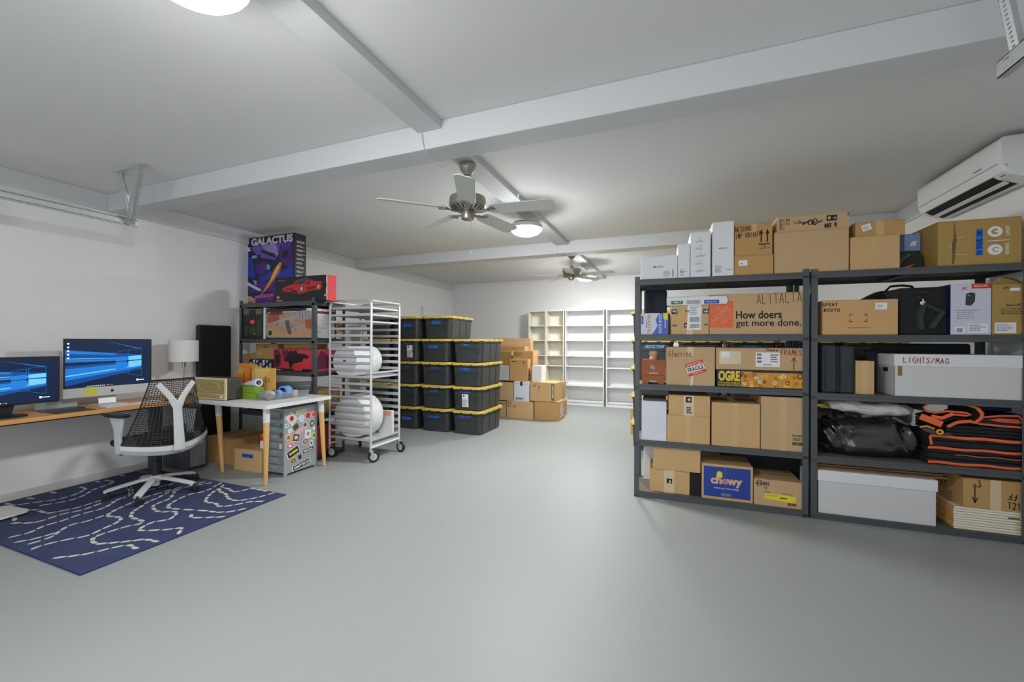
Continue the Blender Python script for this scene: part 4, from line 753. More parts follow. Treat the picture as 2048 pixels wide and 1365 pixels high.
# ================================================================== storage totes
def make_tote():
    t = thing('storage_tote', 'x', 'storage bin'); W, D, H = .50, .76, .331
    g = G(); b = .035; R = .05
    def rr(w, d, r, z, n=4):
        p = []
        for cx, cy, a0 in ((w/2-r, d/2-r, 0), (-w/2+r, d/2-r, 90), (-w/2+r, -d/2+r, 180), (w/2-r, -d/2+r, 270)):
            for k in range(n+1): a = math.radians(a0+90*k/n); p.append((cx+r*math.cos(a), cy+r*math.sin(a), z))
        return p
    lv = [rr(W-2*b-.02, D-2*b-.02, .04, 0), rr(W-2*b, D-2*b, .045, .012), rr(W-.04, D-.04, .05, H-.05), rr(W-.02, D-.02, .05, H-.045), rr(W-.016, D-.016, .05, H-.01)]
    vr = [[g.bm.verts.new(Vector(p)) for p in l] for l in lv]
    for A, B in zip(vr, vr[1:]):
        n = len(A)
        for i in range(n): g.bm.faces.new([A[i], A[(i+1) % n], B[(i+1) % n], B[i]])
    g.bm.faces.new(vr[0][::-1]); g.bm.faces.new(vr[-1]); g.out('tote_body', TOTE, t, bevel=.002)
    # raised wall panels (follow the taper)
    def wall(side, a0, a1, z0, z1, th=.006):
        f = lambda z: (b-.02)*(1-z/(H-.05))+.02
        pts = [(a0, z0), (a1, z0), (a1, z1), (a0, z1)]
        if side == 'F': g.hexa([(a, -D/2+f(z)-.001, z) for a, z in pts], [(a, -D/2+f(z)-th, z) for a, z in pts])
        if side == 'B': g.hexa([(a, D/2-f(z)+.001, z) for a, z in pts], [(a, D/2-f(z)+th, z) for a, z in pts])
        if side == 'R': g.hexa([(W/2-f(z)+.001, a, z) for a, z in pts], [(W/2-f(z)+th, a, z) for a, z in pts])
        if side == 'L': g.hexa([(-W/2+f(z)-.001, a, z) for a, z in pts], [(-W/2+f(z)-th, a, z) for a, z in pts])
    for s_ in 'RL':
        for a0, a1 in ((-.30, -.08), (-.06, .13), (.15, .30)): g = G(); wall(s_, a0, a1, .03, H-.06); g.out('ribbed_panel', TOTE, t, bevel=.002)
    for s_ in 'FB':
        g = G()
        wall(s_, -.19, -.155, .16, H-.06, .012); wall(s_, -.19, -.13, .15, .165, .012); wall(s_, .155, .19, .16, H-.06, .012); wall(s_, .13, .19, .15, .165, .012); wall(s_, -.175, .175, .2, H-.055, .008)
        g.out('handle_grip', TOTE, t, bevel=.002)
    g = G(); lv = [rr(W-.01, D-.01, .055, H-.018), rr(W+.012, D+.012, .06, H-.016), rr(W+.012, D+.012, .06, H+.004), rr(W-.01, D-.01, .05, H+.012), rr(W-.07, D-.07, .04, H+.012), rr(W-.09, D-.09, .04, H+.0)]
    vr = [[g.bm.verts.new(Vector(p)) for p in l] for l in lv]
    for A, B in zip(vr, vr[1:]):
        n = len(A)
        for i in range(n): g.bm.faces.new([A[i], A[(i+1) % n], B[(i+1) % n], B[i]])
    g.bm.faces.new(vr[0][::-1]); g.bm.faces.new(vr[-1])
    for x in (-.15, 0, .15):
        for s_ in (-1, 1): g.box(x-.052, x+.052, s_*(D/2+.004)-.010, s_*(D/2+.004)+.010, H-.024, H+.013)
    for y in (-.27, -.09, .09, .27):
        for s_ in (-1, 1): g.box(s_*(W/2+.004)-.010, s_*(W/2+.004)+.010, y-.066, y+.066, H-.024, H+.013)
    g.out('lid', LID, t, bevel=.002)
    return t
PITCH = .345
tote0 = make_tote(); used = [0]
def tote(x, y, k, label, tp=None, group='black and yellow storage totes', rz=0, tmat=None, z=None):
    t = dup(tote0, (x, y, k*PITCH if z is None else z), rz, label, group)
    if tp:
        a0, a1, b0, b1, txt, sk = tp; yy = lambda z: -.38+(.015*(1-z/.285)+.02)-.0128
        s = lambda a, b, o: (a, yy(b)-o, b)
        patch(t, s, [(a0, b0), (a1, b0), (a1+.012*sk, b1), (a0+.006, b1)], tmat or BTAPE, .001, name='tape_label')
        if txt: hand_part(t, txt, s, a0+.01, a1-.01, b0+(b1-b0)*.2, b0+(b1-b0)*.8, INK, 0, .0045, .0022)
    return t
cols = [(-2.785, 5.66, 4), (-3.325, 5.66, 5), (-3.87, 5.66, 5), (-4.41, 5.66, 5)]
num = ['bottom', 'second', 'third', 'fourth', 'fifth']
cn = ['rightmost', 'second', 'third', 'fourth']; num2 = ['bottom', 'second from bottom', 'middle', 'fourth from bottom', 'topmost']
tapes = {(0, 0): (-.13, .07, .245, .275, 'HALLOWEEN', 0), (0, 1): (-.11, .06, .25, .275, 'XMAS LITES', 0), (0, 2): (-.10, .07, .235, .27, 'XMAS DECO', -1), (0, 3): (-.07, .06, .245, .272, 'MISC', -2),
 (1, 0): (-.11, .07, .2, .232, 'CABLES', 1), (1, 1): (-.08, .06, .24, .265, 'TOOLS', -1), (1, 2): (-.06, .06, .245, .272, 'CARDS', 0), (1, 3): (-.10, .09, .205, .245, 'MODELS', -3), (1, 4): (-.09, .07, .225, .27, 'PAINTS', 0),
 (2, 0): (-.04, .14, .14, .185, '', 0), (2, 1): (.0, .16, .25, .27, 'KITS', 0), (2, 2): (.0, .1, .26, .28, 'RC', 0), (2, 3): (-.02, .13, .26, .28, 'DICE', -1), (2, 4): (-.02, .14, .18, .225, 'FIGURES', -1)}
for c, (x, y, n) in enumerate(cols):
    for k in range(n):
        yy = y+(.05 if (c, k) == (1, 4) else 0)+random.uniform(-.01, .01)
        t = tote(x+random.uniform(-.006, .006), yy, k, ('%s tote of the four-high front right stack, beside the open floor' % (num2[:3]+['topmost'])[k]) if c == 0 else '%s tote of the %s stack from the right, behind the sheet pan rack' % (num2[k], cn[c]), tapes.get((c, k)), rz=random.uniform(-.01, .01))
        if (c, k) in ((0, 1), (2, 3)):
            s = lambda a, b, o: (a, -.357-o-.0, b); s2 = lambda a, b, o: (a, -.38+(.015*(1-b/.285)+.02)-.009-o, b)
            patch(t, s2, (-.07, .03, .05, .235) if c == 0 else (.05, .15, .06, .245), PAPER, .001, name='paper_label'); small_print(t, s2, -.06 if c == 0 else .06, .02 if c == 0 else .14, .06, .17, 7, GREY, 4, .0022, .6); patch(t, s2, (-.055, -.03, .2, .225) if c == 0 else (.065, .09, .21, .235), BLUE, .002, name='printed_block')
# stacks behind the right shelving
rc = ['leftmost', 'second', 'third', 'fourth', 'rightmost']
tps = {(0, 3): (-.09, .12, .235, .275, 'FIGS/BLKT', 2), (1, 3): (-.05, .1, .2, .235, 'PISTOL', 0), (2, 3): (-.1, .08, .24, .275, 'COMICS', 0), (3, 3): (-.1, .1, .24, .28, 'BOOKS', 0)}
for c in range(5):
    for k in range(5):
        if c == 4 and k == 4: continue
        tote(-.255+c*.535, 5.69+random.uniform(-.01, .01), k, '%s tote of the %s stack standing behind the right shelving' % (num2[k], rc[c]), tps.get((c, k)), 'storage totes behind the right shelving', tmat=LBTAPE if c == 0 else None)
for o in [tote0]+list(tote0.children_recursive): bpy.data.objects.remove(o)
a = P(1266, 812, y=6.3); 
t = carton('cardboard box beyond the totes, a sliver seen past the left post of the right shelving', (a.x-.03, 6.25, 0), 0, .42, .4, .37)
# ================================================================== left unit (behind the white table)
def lbox(label, u0, u1, vt, z0, y=3.475, dep=.38, mat=None, h=None, vm=None, **k):
    vm = vm or vt+15; x0 = P(u0, vm, y=y).x; x1 = P(u1, vm, y=y).x; hh = h or P((u0+u1)/2, vt, y=y).z-z0
    return carton(label, (x0, y, z0), 0, x1-x0, dep, hh, mat, **k)
Z = LVL[4]; KB = M('box_black', '#14151a', .35, var=.1)
t = lbox('tall toy box with purple and blue space artwork, standing on top of the left shelving', 490.5, 589, 462, Z, y=3.70, vm=530, dep=.17, mat=KB, tape=0, flaps=False, h=.87); w, h = t['_w'], t['_h']; s = SM(t)
PU = [M('space_purple', '#6d4cb0', .45, var=.45, scale=12), M('space_blue', '#2438a8', .45, var=.5, scale=9), M('space_dark', '#15183f', .45, var=.4, scale=9), M('space_violet', '#4a1f7c', .45, var=.4, scale=14), M('space_lilac', '#9a85c8', .45, var=.3, scale=14), M('space_cyan', '#57a6dc', .45, var=.3), M('flame', '#f08a2e', .45, var=.25, scale=16), M('flame_yellow', '#f2c94a', .45), M('planet_tan', '#b0a27a', .5, var=.1), M('space_pink', '#b04a86', .45, var=.3, scale=20)]
patch(t, s, (.004, w-.004, .004, h-.004), PU[2], .0006, name='printed_artwork')
def art(poly, m_, o=.001): return patch(t, s, [(a*w, (1-b)*h) for a, b in poly], m_, o, name='printed_artwork')
art([(.1, .14), (.6, .1), (.8, .16), (.62, .36), (.3, .3)], PU[0]); art([(.35, .14), (.62, .12), (.7, .3), (.5, .26)], PU[4], .0012); art([(.0, .26), (.12, .3), (.22, .5), (.2, .6), (.0, .55)], PU[1]); art([(.72, .12), (.98, .12), (.98, .5), (.8, .45), (.68, .3)], PU[3], .0012)
for k in range(7): art([(.7+.04*k, .12), (.715+.04*k, .12), (.8+.01*k, .22)], PU[4] if k % 2 else PU[1], .0015)
art([(.7, .24), (.93, .2), (.95, .36), (.76, .4)], PU[3], .0016); art([(.75, .26), (.88, .25), (.86, .33), (.78, .34)], KB, .002)
art([(.34, .19), (.62, .27), (.62, .33), (.34, .23)], KB, .0016); art([(.13, .28), (.32, .26), (.46, .52), (.44, .62), (.28, .66), (.2, .5)], M('panel_dark', '#1c1a3c', .45), .0014)
art([(.2, .41), (.42, .37), (.45, .5), (.35, .56), (.24, .52)], PU[3], .0018); art([(.14, .27), (.24, .26), (.25, .3), (.15, .31)], PU[5], .002); art([(.46, .4), (.53, .44), (.5, .5), (.45, .48)], PU[5], .002)
art([(.3, .6), (.62, .5), (.5, .62), (.33, .68)], PU[1], .0018); art([(.56, .52), (.76, .48), (.7, .58), (.6, .6)], PU[0], .0018); art([(.6, .6), (.98, .44), (.98, .7), (.6, .7)], PU[1], .0013); art([(.05, .7), (.6, .66), (.65, .8), (.1, .82)], PU[3], .0012)
art([(.72, .39), (.76, .42), (.66, .58), (.52, .72), (.35, .84), (.52, .64), (.6, .5)], PU[6], .0022); art([(.68, .43), (.7, .46), (.6, .6), (.5, .7), (.62, .52)], PU[7], .0026)
art([(.02, .655), (.05, .645), (.34, .77), (.33, .79), (.28, .785), (.03, .685)], M('silver_print', '#c9ced8', .3, var=.1), .0026); art([(.18, .62), (.25, .64), (.24, .7), (.2, .69)], PU[4], .0024)
art([(.0, .86), (.12, .86), (.2, .9), (.2, .995), (.0, .995)], PU[8], .0026); art([(.02, .945), (.17, .94), (.17, .985), (.02, .985)], M('brown_badge', '#8e4a2a', .5), .003); art([(.2, .86), (.6, .83), (.6, .99), (.2, .99)], PU[9], .0014); art([(.24, .9), (.6, .88), (.6, .995), (.22, .995)], PU[3], .002)
for k in range(16): a, b = .25+.5*random.random(), .8+.18*random.random(); art([(a, b), (a+.03, b-.01), (a+.02, b+.012)], PU[4] if k % 3 else PU[9], .0026)
text_part(t, 'GALACTUS', s, w*.13, w*.97, h*.875, h*.985, M('silver_letters', '#c6c8cc', .35, var=.05), off=.0035, bold=.05)
art([(.015, .02), (.1, .02), (.1, .1), (.06, .13), (.015, .1)], M('dark_badge', '#23264f', .5), .003); art([(.03, .14), (.1, .14), (.1, .16), (.03, .16)], WINK, .003); art([(.02, .17), (.11, .17), (.11, .195), (.02, .195)], WINK, .003)
sr = SM(t, 'R')
for k in range(9): small_print(t, sr, .03, .15, h*(.9-k*.06)-.03, h*(.9-k*.06), 2, WINK, 20+k, .001, .4)
t = lbox('glossy black box picturing a red sports car, on top of the left shelving', 549.5, 654.5, 550.5, Z, y=3.475, vm=575, dep=.13, mat=KB, tape=0, flaps=False, h=.283); w, h = t['_w'], t['_h']; s = SM(t)
sr = SM(t, 'R'); patch(t, sr, (.0, .13, 0, h), M('box_red', '#d8383a', .4, var=.04), .0006, name='red_end'); patch(t, s, [(w*.99, 0), (w, 0), (w, h), (w*.985, h), (w*.98, h*.8), (w*.99, h*.6), (w*.978, h*.4)], PAPER, .001, name='torn_edge')
CR = M('car_red', '#cf2222', .3, var=.12, scale=14); DR = M('car_dark_red', '#7d1416', .4)
def art(poly, m_, o=.001, n='printed_artwork'): return patch(t, s, [(a*w, (1-b)*h) for a, b in poly], m_, o, name=n)
art([(.35, .2), (.6, .05), (.75, .2), (.6, .3)], M('box_grey_glow', '#4a4d52', .5), .0008)
art([(.15, .5), (.19, .41), (.28, .34), (.38, .3), (.44, .21), (.56, .17), (.66, .19), (.76, .22), (.9, .26), (.92, .3), (.88, .33), (.91, .44), (.87, .58), (.78, .56), (.65, .62), (.5, .7), (.4, .66), (.2, .57)], CR)
art([(.4, .3), (.46, .22), (.56, .185), (.6, .19), (.6, .27), (.5, .31)], M('car_glass', '#22262c', .2), .0014); art([(.2, .47), (.33, .44), (.4, .5), (.25, .54)], DR, .0014); art([(.6, .3), (.66, .2), (.7, .3), (.64, .38)], DR, .0014); art([(.3, .56), (.42, .54), (.46, .66), (.36, .64)], KB, .0016); art([(.62, .45), (.8, .4), (.8, .5), (.64, .58)], DR, .0014)
for a, b, r_ in ((.53, .5, .036), (.845, .455, .027)):
    patch(t, s, disc_pts(a*w, (1-b)*h, r_*w*.9, r_*w*1.25), BLK, .0018, name='printed_wheel'); patch(t, s, disc_pts(a*w, (1-b)*h, r_*w*.66, r_*w*.95), M('rim_grey', '#6f757a', .4), .0022, name='printed_rim')
    for k in range(5): q = 2*PI*k/5+.3; line_part(t, [[(a*w, (1-b)*h), (a*w+r_*w*.75*math.cos(q), (1-b)*h+r_*w*1.1*math.sin(q))]], s, PAPER, .007, .0026, 'printed_spoke')
patch(t, s, (w*.04, w*.1, h*.13, h*.26), RED, .001, name='printed_logo'); small_print(t, s, w*.05, w*.09, h*.17, h*.22, 1, WINK, 2, .002, .8); text_part(t, 'TECHNIC', s, w*.035, w*.16, h*.035, h*.075, WINK); small_print(t, s, w*.07, w*.23, h*.84, h*.9, 2, GREY, 2, .001, .5); patch(t, s, [(w*.94, h*.17), (w*.97, h*.26), (w*.975, h*.19), (w*.955, h*.16)], WINK)
Z = LVL[3]
t = lbox('dark olive military style toy box, left end of the second shelf of the left shelving', 484, 526, 617, Z, y=3.47, vm=650, dep=.3, mat=M('olive_box', '#262a25', .5, var=.25, scale=10), tape=0, flaps=False); w, h = t['_w'], t['_h']; s = SM(t)
patch(t, s, (w*.08, w*.95, h*.8, h*.98), M('camo_tan', '#6b684a', .6, var=.3, scale=20), name='printed_band'); patch(t, s, (w*.34, w*.66, h*.68, h*.95), KB, .0014); patch(t, s, [(w*.4, h*.62), (w*.6, h*.62), (w*.62, h*.52), (w*.5, h*.47), (w*.38, h*.52)], RED, .001); text_part(t, 'A', s, w*.46, w*.54, h*.51, h*.6, WINK, off=.002)
for a, b, c, e in ((.1, .3, .1, .42), (.35, .66, .12, .4), (.7, .92, .1, .6)): patch(t, s, (w*a, w*b, h*c, h*e), M('olive_panel', '#3b4038', .5, var=.2, scale=30), .001)
patch(t, s, disc_pts(w*.62, h*.16, .008), M('gold_dot', '#d6c06a', .4), .002)
t = lbox('narrow white book-like box between the olive box and the picture box', 526.5, 530.5, 616, Z, y=3.47, vm=650, dep=.3, mat=WBOX, tape=0, flaps=False)
t = lbox('large toy box with a rounded sand coloured spaceship picture, left shelving', 531.5, 628, 611, Z, y=3.47, vm=650, dep=.32, mat=M('box_dark_green', '#22282a', .5), tape=0, flaps=False, h=.352); w, h = t['_w'], t['_h']; s = SM(t)
def rrp(a0, a1, b0, b1, r): return [(a1-r+r*math.cos(x), b1-r+r*math.sin(x)) for x in (0, .5, 1.05, 1.57)]+[(a0+r+r*math.cos(x), b1-r+r*math.sin(x)) for x in (1.57, 2.1, 2.6, 3.14)]+[(a0+r+r*math.cos(x), b0+r+r*math.sin(x)) for x in (3.14, 3.7, 4.2, 4.71)]+[(a1-r+r*math.cos(x), b0+r+r*math.sin(x)) for x in (4.71, 5.2, 5.8, 6.28)]
patch(t, s, rrp(w*.02, w*.985, h*.05, h*.9, .035), M('cream_print', '#e3ddd0', .5), .001); patch(t, s, rrp(w*.03, w*.975, h*.065, h*.88, .03), M('sand_art', '#b5907a', .55, var=.35, scale=22), .0016, name='printed_artwork')
def art(poly, m_, o=.001, n='printed_artwork'): return patch(t, s, [(a*w, (1-b)*h) for a, b in poly], m_, o, name=n)
SL = M('ship_grey', '#a9a3a8', .5, var=.2, scale=24); DS = M('ship_dark', '#5d5654', .5, var=.2, scale=30); OB = M('rust_print', '#a6573f', .5, var=.25, scale=20)
art([(.03, .12), (.28, .12), (.3, .42), (.05, .48)], OB, .002); art([(.1, .1), (.36, .1), (.36, .2), (.1, .2)], M('maroon_print', '#6d2a2c', .5), .003); art([(.04, .5), (.55, .25), (.66, .3), (.6, .42), (.3, .46)], SL, .0024); art([(.64, .1), (.9, .07), (.96, .2), (.9, .34), (.68, .36)], SL, .0024)
for k in range(4): art([(.7+.06*k, .09), (.71+.06*k, .09), (.73+.06*k, .34), (.72+.06*k, .34)], DS, .003)
art([(.42, .4), (.5, .38), (.52, .62), (.56, .84), (.48, .84), (.44, .62)], DS, .003); art([(.55, .65), (.8, .55), (.84, .66), (.6, .72)], SL, .003); art([(.03, .78), (.97, .72), (.97, .92), (.03, .93)], M('sand_ground', '#c0956f', .6, var=.1), .002); art([(.82, .4), (.95, .36), (.96, .68), (.84, .66)], OB, .0024)
patch(t, s, disc_pts(w*.1, h*.2, w*.07, h*.14), M('gold_print', '#c6ad6c', .5, var=.15), .003); patch(t, s, disc_pts(w*.1, h*.2, w*.045, h*.09), M('green_dark_print', '#39432f', .5), .0036); patch(t, s, (w*.85, w*.96, h*.905, h*.98), PAPER, .001)
for k in range(12): a, b = .2+.7*random.random(), .5+.35*random.random(); art([(a, b), (a+.03, b-.02), (a+.01, b+.04)], random.choice((DS, OB, SL)), .0034)
sr = SM(t, 'R'); patch(t, sr, (.012, .3, .012, h-.01), M('white_end', '#dcdad6', .5), .0006, name='white_end'); patch(t, sr, (.012, .3, h*.82, h*.9), M('maroon_print', '#6d2a2c', .5), .0012, name='printed_band')
for k in range(5): line_part(t, [[(.05+.05*(k % 3), h*(.2+.13*k)), (.09+.05*(k % 3), h*(.24+.13*k)), (.12+.04*(k % 3), h*(.18+.13*k))]], sr, GREY, .004, .0014)
# rolls of tan tape on a small white box at the right rear end
a = P(676, 660, x=-3.86)
t = carton('small white box under the tan tape rolls, right end of the left shelving', (-3.95, 3.80, Z), 0, .21, .10, .075, WBOX, tape=0)
for k in range(4):
    q = thing('tape_roll', ['front', 'second', 'third', 'rearmost'][k]+' tan tape roll standing in a row beside the baking rack top', 'tape roll', (-3.92+k*.05, 3.85, Z+.075+.062), 0, 'tan tape rolls')
    g = G(); g.lathe([(.062, -.02), (.062, .02), (.032, .02), (.032, -.02), (.062, -.02)], 26, axis='x'); g.out('tape_wound', M('tan_tape', '#c9ad72', .35, var=.08), q, bevel=.001)
    g = G(); g.lathe([(.032, -.021), (.032, .021), (.028, .021), (.028, -.021), (.032, -.021)], 26, axis='x'); g.out('core', CARD, q)
Z = LVL[2]
t = lbox('brown cardboard box at the back left of the third shelf of the left shelving', 487, 512, 708, Z, y=3.62, vm=718, dep=.2, mat=CARD2, tape=0)
t = lbox('taller kraft cardboard box with black print, third shelf of the left shelving', 511.5, 556, 688, Z, y=3.60, vm=710, dep=.26, mat=CARD2, tape=0); w, h = t['_w'], t['_h']; s = SM(t); text_part(t, 'Greenside', s, w*.3, w*.85, h*.3, h*.4, INK, bold=.02); small_print(t, s, w*.35, w*.65, h*.84, h*.92, 1, INK); patch(t, s, (w*.05, w*.3, h*.55, h*.7), CARD, .001)
t = lbox('low box with navy and white pattern squares, third shelf of the left shelving', 498, 546, 719, Z, y=3.50, vm=726, dep=.1, mat=M('navy_pattern', '#232a55', .5), tape=0, flaps=False); w, h = t['_w'], t['_h']; s = SM(t)
for k in range(14): a, b = w*(.03+.135*(k % 7)), h*(.1+.28*(k % 3)); patch(t, s, [(a, b), (a+.035, b+.01), (a+.038, b+.04), (a+.004, b+.03)], (PAPER, M('lime_print', '#b9c85a', .5), M('pale_blue_print', '#b4bfe6', .5), PAPER)[k % 4], .001)
t = lbox('pinkish red toy box with a black winged silhouette, third shelf of the left shelving', 547.5, 628.5, 699, Z, y=3.465, vm=720, dep=.4, mat=M('crimson_box', '#cf3648', .45, var=.12, scale=7), tape=0, flaps=False); w, h = t['_w'], t['_h']; s = SM(t)
def art(poly, m_, o=.001, n='printed_artwork'): return patch(t, s, [(a*w, (1-b)*h) for a, b in poly], m_, o, name=n)
MR = M('maroon_art', '#6a1f36', .5, var=.3, scale=18); KD = M('figure_black', '#1c1116', .5, var=.3, scale=20)
art([(.0, .05), (.12, .02), (.2, .3), (.18, .7), (.1, .88), (.02, .8), (.0, .5)], MR); art([(.2, .05), (.38, .02), (.32, .6), (.25, .5)], MR, .0012); art([(.36, .2), (.42, .05), (.5, .1), (.56, .02), (.6, .18), (.78, .2), (.88, .32), (.84, .42), (.74, .4), (.72, .55), (.62, .6), (.5, .65), (.42, .9), (.38, .6), (.3, .5)], KD, .0016); art([(.04, .3), (.14, .25), (.16, .6), (.06, .66)], KD, .0016); art([(.5, .7), (.8, .6), (.7, .95), (.5, .95)], RED, .0012)
patch(t, s, (0, w, 0, h*.13), KB, .0008, name='printed_band'); small_print(t, s, w*.05, w*.24, h*.03, h*.1, 1, WINK, 3, .0016, .6); sr = SM(t, 'R'); patch(t, sr, [(.04, h*.1), (.3, h*.2), (.36, h*.9), (.2, h*.7), (.1, h*.95), (.04, h*.6)], MR, .001, name='printed_artwork')
t = lbox('flat cardboard box lying on the pinkish red toy box, third shelf of the left shelving', 568, 626, 688, Z+h+.0005, y=3.60, vm=694, dep=.22, mat=CARD2, tape=0)
Z = LVL[1]
t = carton('black storage case on the fourth shelf of the left shelving, in shade', (-4.85, 3.5, Z), 0, .62, .36, .30, BLKM, tape=0, flaps=False, name='storage_case', cat='case', bevel=.015)
t = carton('cardboard box on the fourth shelf of the left shelving, seen through the baking rack', (-4.14, 3.52, Z), 0, .38, .36, .28, CARD2, tape=1)
Z = LVL[0]
t = carton('red box on the lowest shelf of the left shelving, beside the table leg', (-4.02, 3.5, Z), 0, .27, .3, .33, M('red_carton', '#bd3a36', .6, var=.1), tape=0, flaps=False)
t = carton('dark brown cardboard box on the lowest shelf of the left shelving', (-4.62, 3.5, Z), 0, .55, .34, .34, CARD2, tape=1)

# ================================================================== baking sheet rack with paper rolls
RXa, RXb, RYa, RYb, RH = -3.705, -3.115, 3.665, 4.165, 1.795
t = thing('sheet_pan_rack', 'tall aluminium sheet pan rack on casters, holding white wrapped rolls', 'rack', (RXa, RYa, 0)); W = RXb-RXa; D = RYb-RYa; pw = .014
for y in (0, D):
    pts = [(0, y, .15), (0, y, RH-.06)]+[(.06-.06*math.cos(a), y, RH-.06+.06*math.sin(a)) for a in (.4, .8, 1.2, 1.57)]+[(W-.06, y, RH)]+[(W-.06+.06*math.sin(a), y, RH-.06+.06*math.cos(a)) for a in (.4, .8, 1.2, 1.57)]+[(W, y, .15)]
    g = G(); g.tube(pts, pw, 8); g.out('end_frame', ALU, t, smooth=True)
for x in (0, W):
    for z in (RH-.004, .985, .16): g = G(); g.tube([(x, 0, z), (x, D, z)], .0125, 8); g.out('cross_tube', ALU, t, smooth=True)
for y, sy in ((0, 1), (D, -1)):
    for k in range(20):
        z = .225+k*.0775
        g = G(); g.box(.004, W-.004, *sorted((y-sy*.006, y-sy*.003)), z, z+.029); g.box(.004, W-.004, *sorted((y-sy*.006, y+sy*.035)), z, z+.003); g.out('runner', ALU, t)
def pan(z, dx=0, parent=t):
    g = G(); g.box(.01+dx, W-.002+dx, .014, D-.014, z, z+.002); g.out('x', ALU) if 0 else None
    for a in ((.01+dx, .013+dx, .014, D-.014), (W-.005+dx, W-.002+dx, .014, D-.014), (.01+dx, W-.002+dx, .014, .017), (.01+dx, W-.002+dx, D-.017, D-.014)): g.box(*a, z, z+.02)
    return g
for k, lab in ((19, 'topmost sheet pan in the aluminium rack'), (18, 'second sheet pan from the top in the aluminium rack'), (17, 'third sheet pan from the top in the aluminium rack'), (9, 'sheet pan under the upper white roll, halfway up the rack'), (0, 'lowest sheet pan carrying the big wrapped roll in the rack')):
    g = pan(.225+k*.0775+.0032); q = tag(g.out('sheet_pan', ALU), lab, 'pan', 'sheet pans in the rack'); q.location = (RXa, RYa, 0)
g = G(); 
for k in range(5): g.box(W-.012-.012*k, W-.006-.012*k, .01, D-.01, .172+.004*k, .178+.004*k)
g.out('bottom_rails', ALU, t)
for x, y, r in ((0, 0, .2), (W, 0, .9), (0, D, 2.4), (W, D, -.15)):
    cst = bpy.data.objects.new('caster', None); COL.objects.link(cst); cst.parent = t; cst.location = (x, y, 0); cst.rotation_euler = (0, 0, r)
    g = G(); g.lathe([(.058, -.014), (.062, -.010), (.062, .010), (.058, .014), (.040, .014), (.040, -.014), (.058, -.014)], 26, (.03, 0, .0625), 'y'); g.out('tyre', BLK, cst, smooth=True)
    g = G(); g.lathe([(.04, -.010), (.04, .010), (.012, .014), (0, .014)], 20, (.03, 0, .0625), 'y'); g.lathe([(.04, -.010), (.012, -.014), (0, -.014)], 20, (.03, 0, .0625), 'y'); g.out('wheel_hub', LGR, cst, smooth=True)
    g = G()
    for sy in (-.019, .019): g.prism([(-.016, .13), (.022, .13), (.04, .06), (.03, .05), (.02, .058)], 'y', sy-.002, sy+.002)
    g.box(-.02, .025, -.022, .022, .128, .134); g.cyl((.0, 0, .134), (0, 0, .16), .012); g.out('fork', GALV, cst)
def roll(label, x, y, z, r, l, mat, hole):
    q = thing('wrapped_roll', label, 'roll', (x, y, z+r), 0)
    g = G(); g.lathe([(hole, 0), (r*.975, 0), (r, .008), (r*1.0, l*.5), (r, l-.008), (r*.975, l), (hole, l), (hole, 0)], 40, axis='y'); g.out('wound_paper', mat, q, smooth=True)
    g = G(); g.lathe([(hole, -.001), (hole, l+.001), (hole-.005, l+.001), (hole-.005, -.001), (hole, -.001)], 24, axis='y'); g.out('cardboard_core', CARD, q, smooth=True)
    return q
zb = .225+9*.0775+.0055
roll('upper white roll with a brown core hole, on a pan halfway up the rack', -3.515, 3.69, zb, .176, .44, M('roll_white', '#dcdddf', .75, var=.04, bump=.5, bscale=30), .026)
zb = .225+.0055
q = thing('wrapped_roll', 'big white film-wrapped roll low in the rack, largest of the two rolls', 'roll', (-3.44, 3.69, zb+.245), 0)
g = G(); r = .245; g.lathe([(0, .0), (r*.8, 0), (r*.93, .012), (r*.99, .04), (r*1.01, .22), (r, .40), (r*.9, .45), (r*.7, .462), (0, .46)], 44, axis='y')
for v in g.bm.verts: k = noise.noise(v.co*7)*.008+noise.noise(v.co*19)*.004; v.co += Vector((v.co.x, 0, v.co.z)).normalized()*k if v.co.x or v.co.z else Vector((0, 0, 0)); v.co.y *= .70
o = g.out('wrapped_body', M('film_white', '#dadbdc', .6, var=.05, bump=1.0, bscale=22), q, smooth=True)
for v in o.data.vertices: v.co.z = max(v.co.z, -.245)
q = thing('mailer_bag', 'small white mailer bag with a pink band standing at the rack\'s lower right', 'bag', (-3.335, 4.06, zb), .08)
g = G(); g.prism([(0, 0), (.185, 0), (.18, .27), (.17, .275), (.0, .27)], 'y', 0, .05)
bmesh.ops.subdivide_edges(g.bm, edges=g.bm.edges, cuts=4, use_grid_fill=True)
for v in g.bm.verts: v.co.y += noise.noise(v.co*14)*.012*(v.co.z > .01)
g.out('bag_body', M('bag_white', '#dcdcdf', .5, var=.04, bump=.4, bscale=40), q, smooth=True)
patch(q, lambda a, b, o: (a, -.008-o, b), (.004, .176, .222, .271), M('pink_band', '#e89a8c', .5, var=.1), .004, name='pink_band')

